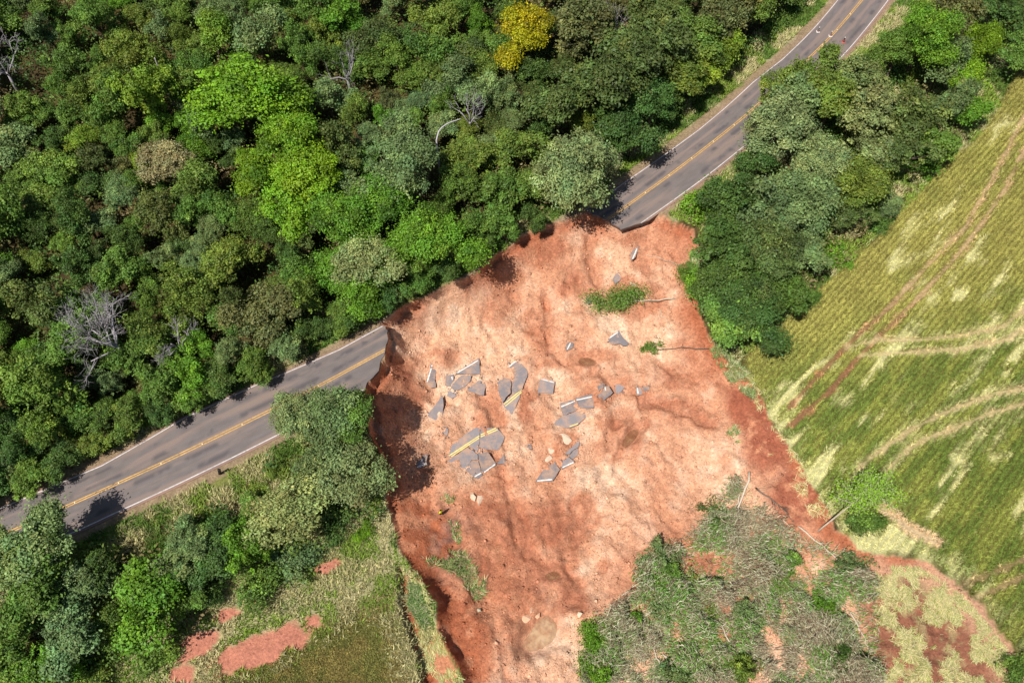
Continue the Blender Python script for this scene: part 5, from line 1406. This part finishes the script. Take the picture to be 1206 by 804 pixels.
def cone(px, py, label, red):
    x, y = un(px, py, .02)
    root = add("traffic_cone", None, label=label, cat="traffic cone", group="traffic cones across the upper road", loc=(float(x), float(y), .0)); root.scale = (1.25, 1.25, 1.25)
    V, F = bevel_box(.46, .46, .05, .015); pl = Pile(); pl.put(V, F, ORG if red else WHT * .9)
    add("base", pl.mesh("base", M_PLAIN), parent=root)
    prof = [(.19, .05), (.15, .25), (.1501, .25), (.11, .45), (.1101, .45), (.07, .65), (.0701, .65), (.035, .80), (.012, .81), (.001, .81)]
    c0 = ORG if red else lin(236, 190, 176, .9)
    cols = [c0, c0, WHT, WHT, c0 if red else WHT, c0 if red else WHT, WHT, WHT, WHT, WHT]
    V, F, C_ = revolve(prof, 14, cols); pl = Pile(); pl.put(V, F, C_)
    add("cone_body", pl.mesh("cone_body", M_PLAIN), parent=root)
cone(963.4, 37.5, "white traffic cone nearest the forest on the upper road", False)
cone(978, 42.5, "white traffic cone standing at the yellow centre lines", False)
cone(993.3, 49.5, "white topped traffic cone with a red base, rightmost of three", True)

x, y, z = [float(v[0]) for v in gp(np.array([259.]), np.array([558.]))]
root = add("roadside_post", None, label="black leaning post on the verge below the left road", cat="post", loc=(x, y, z))
root.rotation_euler = (0.02, 0.24, 0); root.scale = (1.5, 1.5, 1.15)
pl = Pile(); BLK = lin(34, 32, 34, .8)
V, F = bevel_box(.20, .14, 1.55, .03, -.25); V[8:, 0] *= .8; pl.put(V, F, BLK); add("post", pl.mesh("post", M_PLAIN), parent=root)
pl = Pile(); V, F = bevel_box(.24, .18, .06, .02, 1.30); pl.put(V, F, BLK * .8); add("cap", pl.mesh("cap", M_PLAIN), parent=root)

def person(px, py):
    x, y, z = [float(v[0]) for v in gp(np.array([px]), np.array([py]))]
    root = add("person", None, label="person in a bright yellow top and dark trousers standing on the slide", cat="person", loc=(x, y, z)); root.rotation_euler = (0, 0, .9)
    # skeleton: pelvis root, spine, neck, head; arms slightly bent; legs mid step
    J = {"pel": (0, 0, .95, .13), "wst": (0, .01, 1.12, .125), "chs": (0, .0, 1.33, .15), "nek": (0, .01, 1.47, .065), "jaw": (0, .03, 1.56, .075), "hed": (0, .02, 1.66, .10), "top": (0, .01, 1.74, .06),
         "shl": (-.19, 0, 1.42, .07), "ell": (-.27, .03, 1.14, .05), "wrl": (-.25, .16, .92, .036), "shr": (.19, 0, 1.42, .07), "elr": (.28, -.02, 1.14, .05), "wrr": (.25, .11, .92, .036),
         "hpl": (-.10, 0, .90, .10), "knl": (-.11, .14, .50, .068), "anl": (-.11, .10, .09, .045), "tol": (-.12, .27, .045, .038), "hpr": (.10, 0, .90, .10), "knr": (.11, .04, .50, .068), "anr": (.11, -.12, .09, .045), "tor": (.12, .05, .045, .038),
         "pal_l": (-.245, .20, .84, .034), "pal_r": (.245, .15, .84, .034)}
    E_ = [("pel", "wst"), ("wst", "chs"), ("chs", "nek"), ("nek", "jaw"), ("jaw", "hed"), ("hed", "top"), ("chs", "shl"), ("shl", "ell"), ("ell", "wrl"), ("wrl", "pal_l"), ("chs", "shr"), ("shr", "elr"), ("elr", "wrr"), ("wrr", "pal_r"),
          ("pel", "hpl"), ("hpl", "knl"), ("knl", "anl"), ("anl", "tol"), ("pel", "hpr"), ("hpr", "knr"), ("knr", "anr"), ("anr", "tor")]
    for s_, sg in (("l", -1), ("r", 1)):
        bx, by, bz, _ = J["pal_" + s_]
        for k, (dx, dy, ln) in enumerate([(-.024, .01, .075), (-.008, .014, .085), (.008, .014, .08), (.023, .01, .065)]):
            J[f"f{s_}{k}a"] = (bx + dx, by + dy, bz - ln * .5, .0095); J[f"f{s_}{k}b"] = (bx + dx * 1.1, by + dy + .022, bz - ln, .008)
            E_ += [("pal_" + s_, f"f{s_}{k}a"), (f"f{s_}{k}a", f"f{s_}{k}b")]
        J[f"t{s_}"] = (bx - sg * .04, by + .03, bz - .01, .011); J[f"t{s_}b"] = (bx - sg * .045, by + .045, bz - .045, .009)
        E_ += [("wr" + s_, f"t{s_}"), (f"t{s_}", f"t{s_}b")]
    names = list(J); ix = {n: i for i, n in enumerate(names)}
    def skin(name, keys, edges, infl, rootk, mat_, col, sub_=2):
        me = bpy.data.meshes.new(name); ii = {n: i for i, n in enumerate(keys)}
        me.from_pydata([J[k][:3] for k in keys], [(ii[a], ii[b]) for a, b in edges], [])
        ob = bpy.data.objects.new(name, me); COL.objects.link(ob)
        mod = ob.modifiers.new("skin", 'SKIN'); mod.use_smooth_shade = True
        for i, k in enumerate(keys):
            rr = J[k][3] + infl; me.skin_vertices[0].data[i].radius = (rr * (1.25 if k in ("chs", "wst", "pel") else 1), rr); me.skin_vertices[0].data[i].use_root = (k == rootk)
        s = ob.modifiers.new("sub", 'SUBSURF'); s.levels = sub_; s.render_levels = sub_
        dg = bpy.context.evaluated_depsgraph_get(); ev = bpy.data.meshes.new_from_object(ob.evaluated_get(dg))
        bpy.data.objects.remove(ob)
        n = len(ev.vertices); co = np.empty(n * 3, np.float32); ev.vertices.foreach_get("co", co); co = co.reshape(-1, 3)
        c = col(co); at = ev.color_attributes.get("Col") or ev.color_attributes.new("Col", 'FLOAT_COLOR', 'POINT')
        cc = np.ones((n, 4), np.float32); cc[:, :3] = c; at.data.foreach_set("color", cc.ravel())
        ev.materials.clear(); ev.materials.append(mat_)
        return add(name, ev, parent=root)
    SKIN = lin(176, 128, 100, .8)
    def skc(co):
        c = np.broadcast_to(SKIN, co.shape).copy()
        face = (co[:, 2] > 1.5) & (co[:, 1] > .08)
        for ex in (-.035, .035): c[face & (np.hypot(co[:, 0] - ex, co[:, 2] - 1.66) < .014)] = lin(30, 24, 22)
        c[face & (np.abs(co[:, 0]) < .025) & (np.abs(co[:, 2] - 1.575) < .009)] = lin(150, 84, 76)
        return c
    body = skin("body", names, E_, 0, "pel", M_CLOTH, skc)
    sk = ["pel", "wst", "chs", "shl", "ell", "shr", "elr"]
    skin("shirt", sk, [e for e in E_ if e[0] in sk and e[1] in sk], .022, "wst", M_CLOTH, lambda co: np.broadcast_to(lin(240, 232, 40, .95), co.shape))
    tk = ["pel", "hpl", "knl", "anl", "hpr", "knr", "anr"]
    skin("trousers", tk, [e for e in E_ if e[0] in tk and e[1] in tk], .014, "pel", M_CLOTH, lambda co: np.broadcast_to(lin(44, 44, 54, .8), co.shape))
    # hair cap
    V, F, C_ = revolve([(.105, 1.62), (.112, 1.68), (.10, 1.74), (.06, 1.775), (.002, 1.785)], 12, [lin(40, 30, 26, .8)] * 5)
    V[:, 1] += .005; pl = Pile(); pl.put(V, F, C_); add("hair", pl.mesh("hair", M_CLOTH, True), parent=root)
person(520, 606)
print("objects", len(bpy.data.objects), "tris", sum(len(m.loops) - 2 * len(m.polygons) for m in bpy.data.meshes))
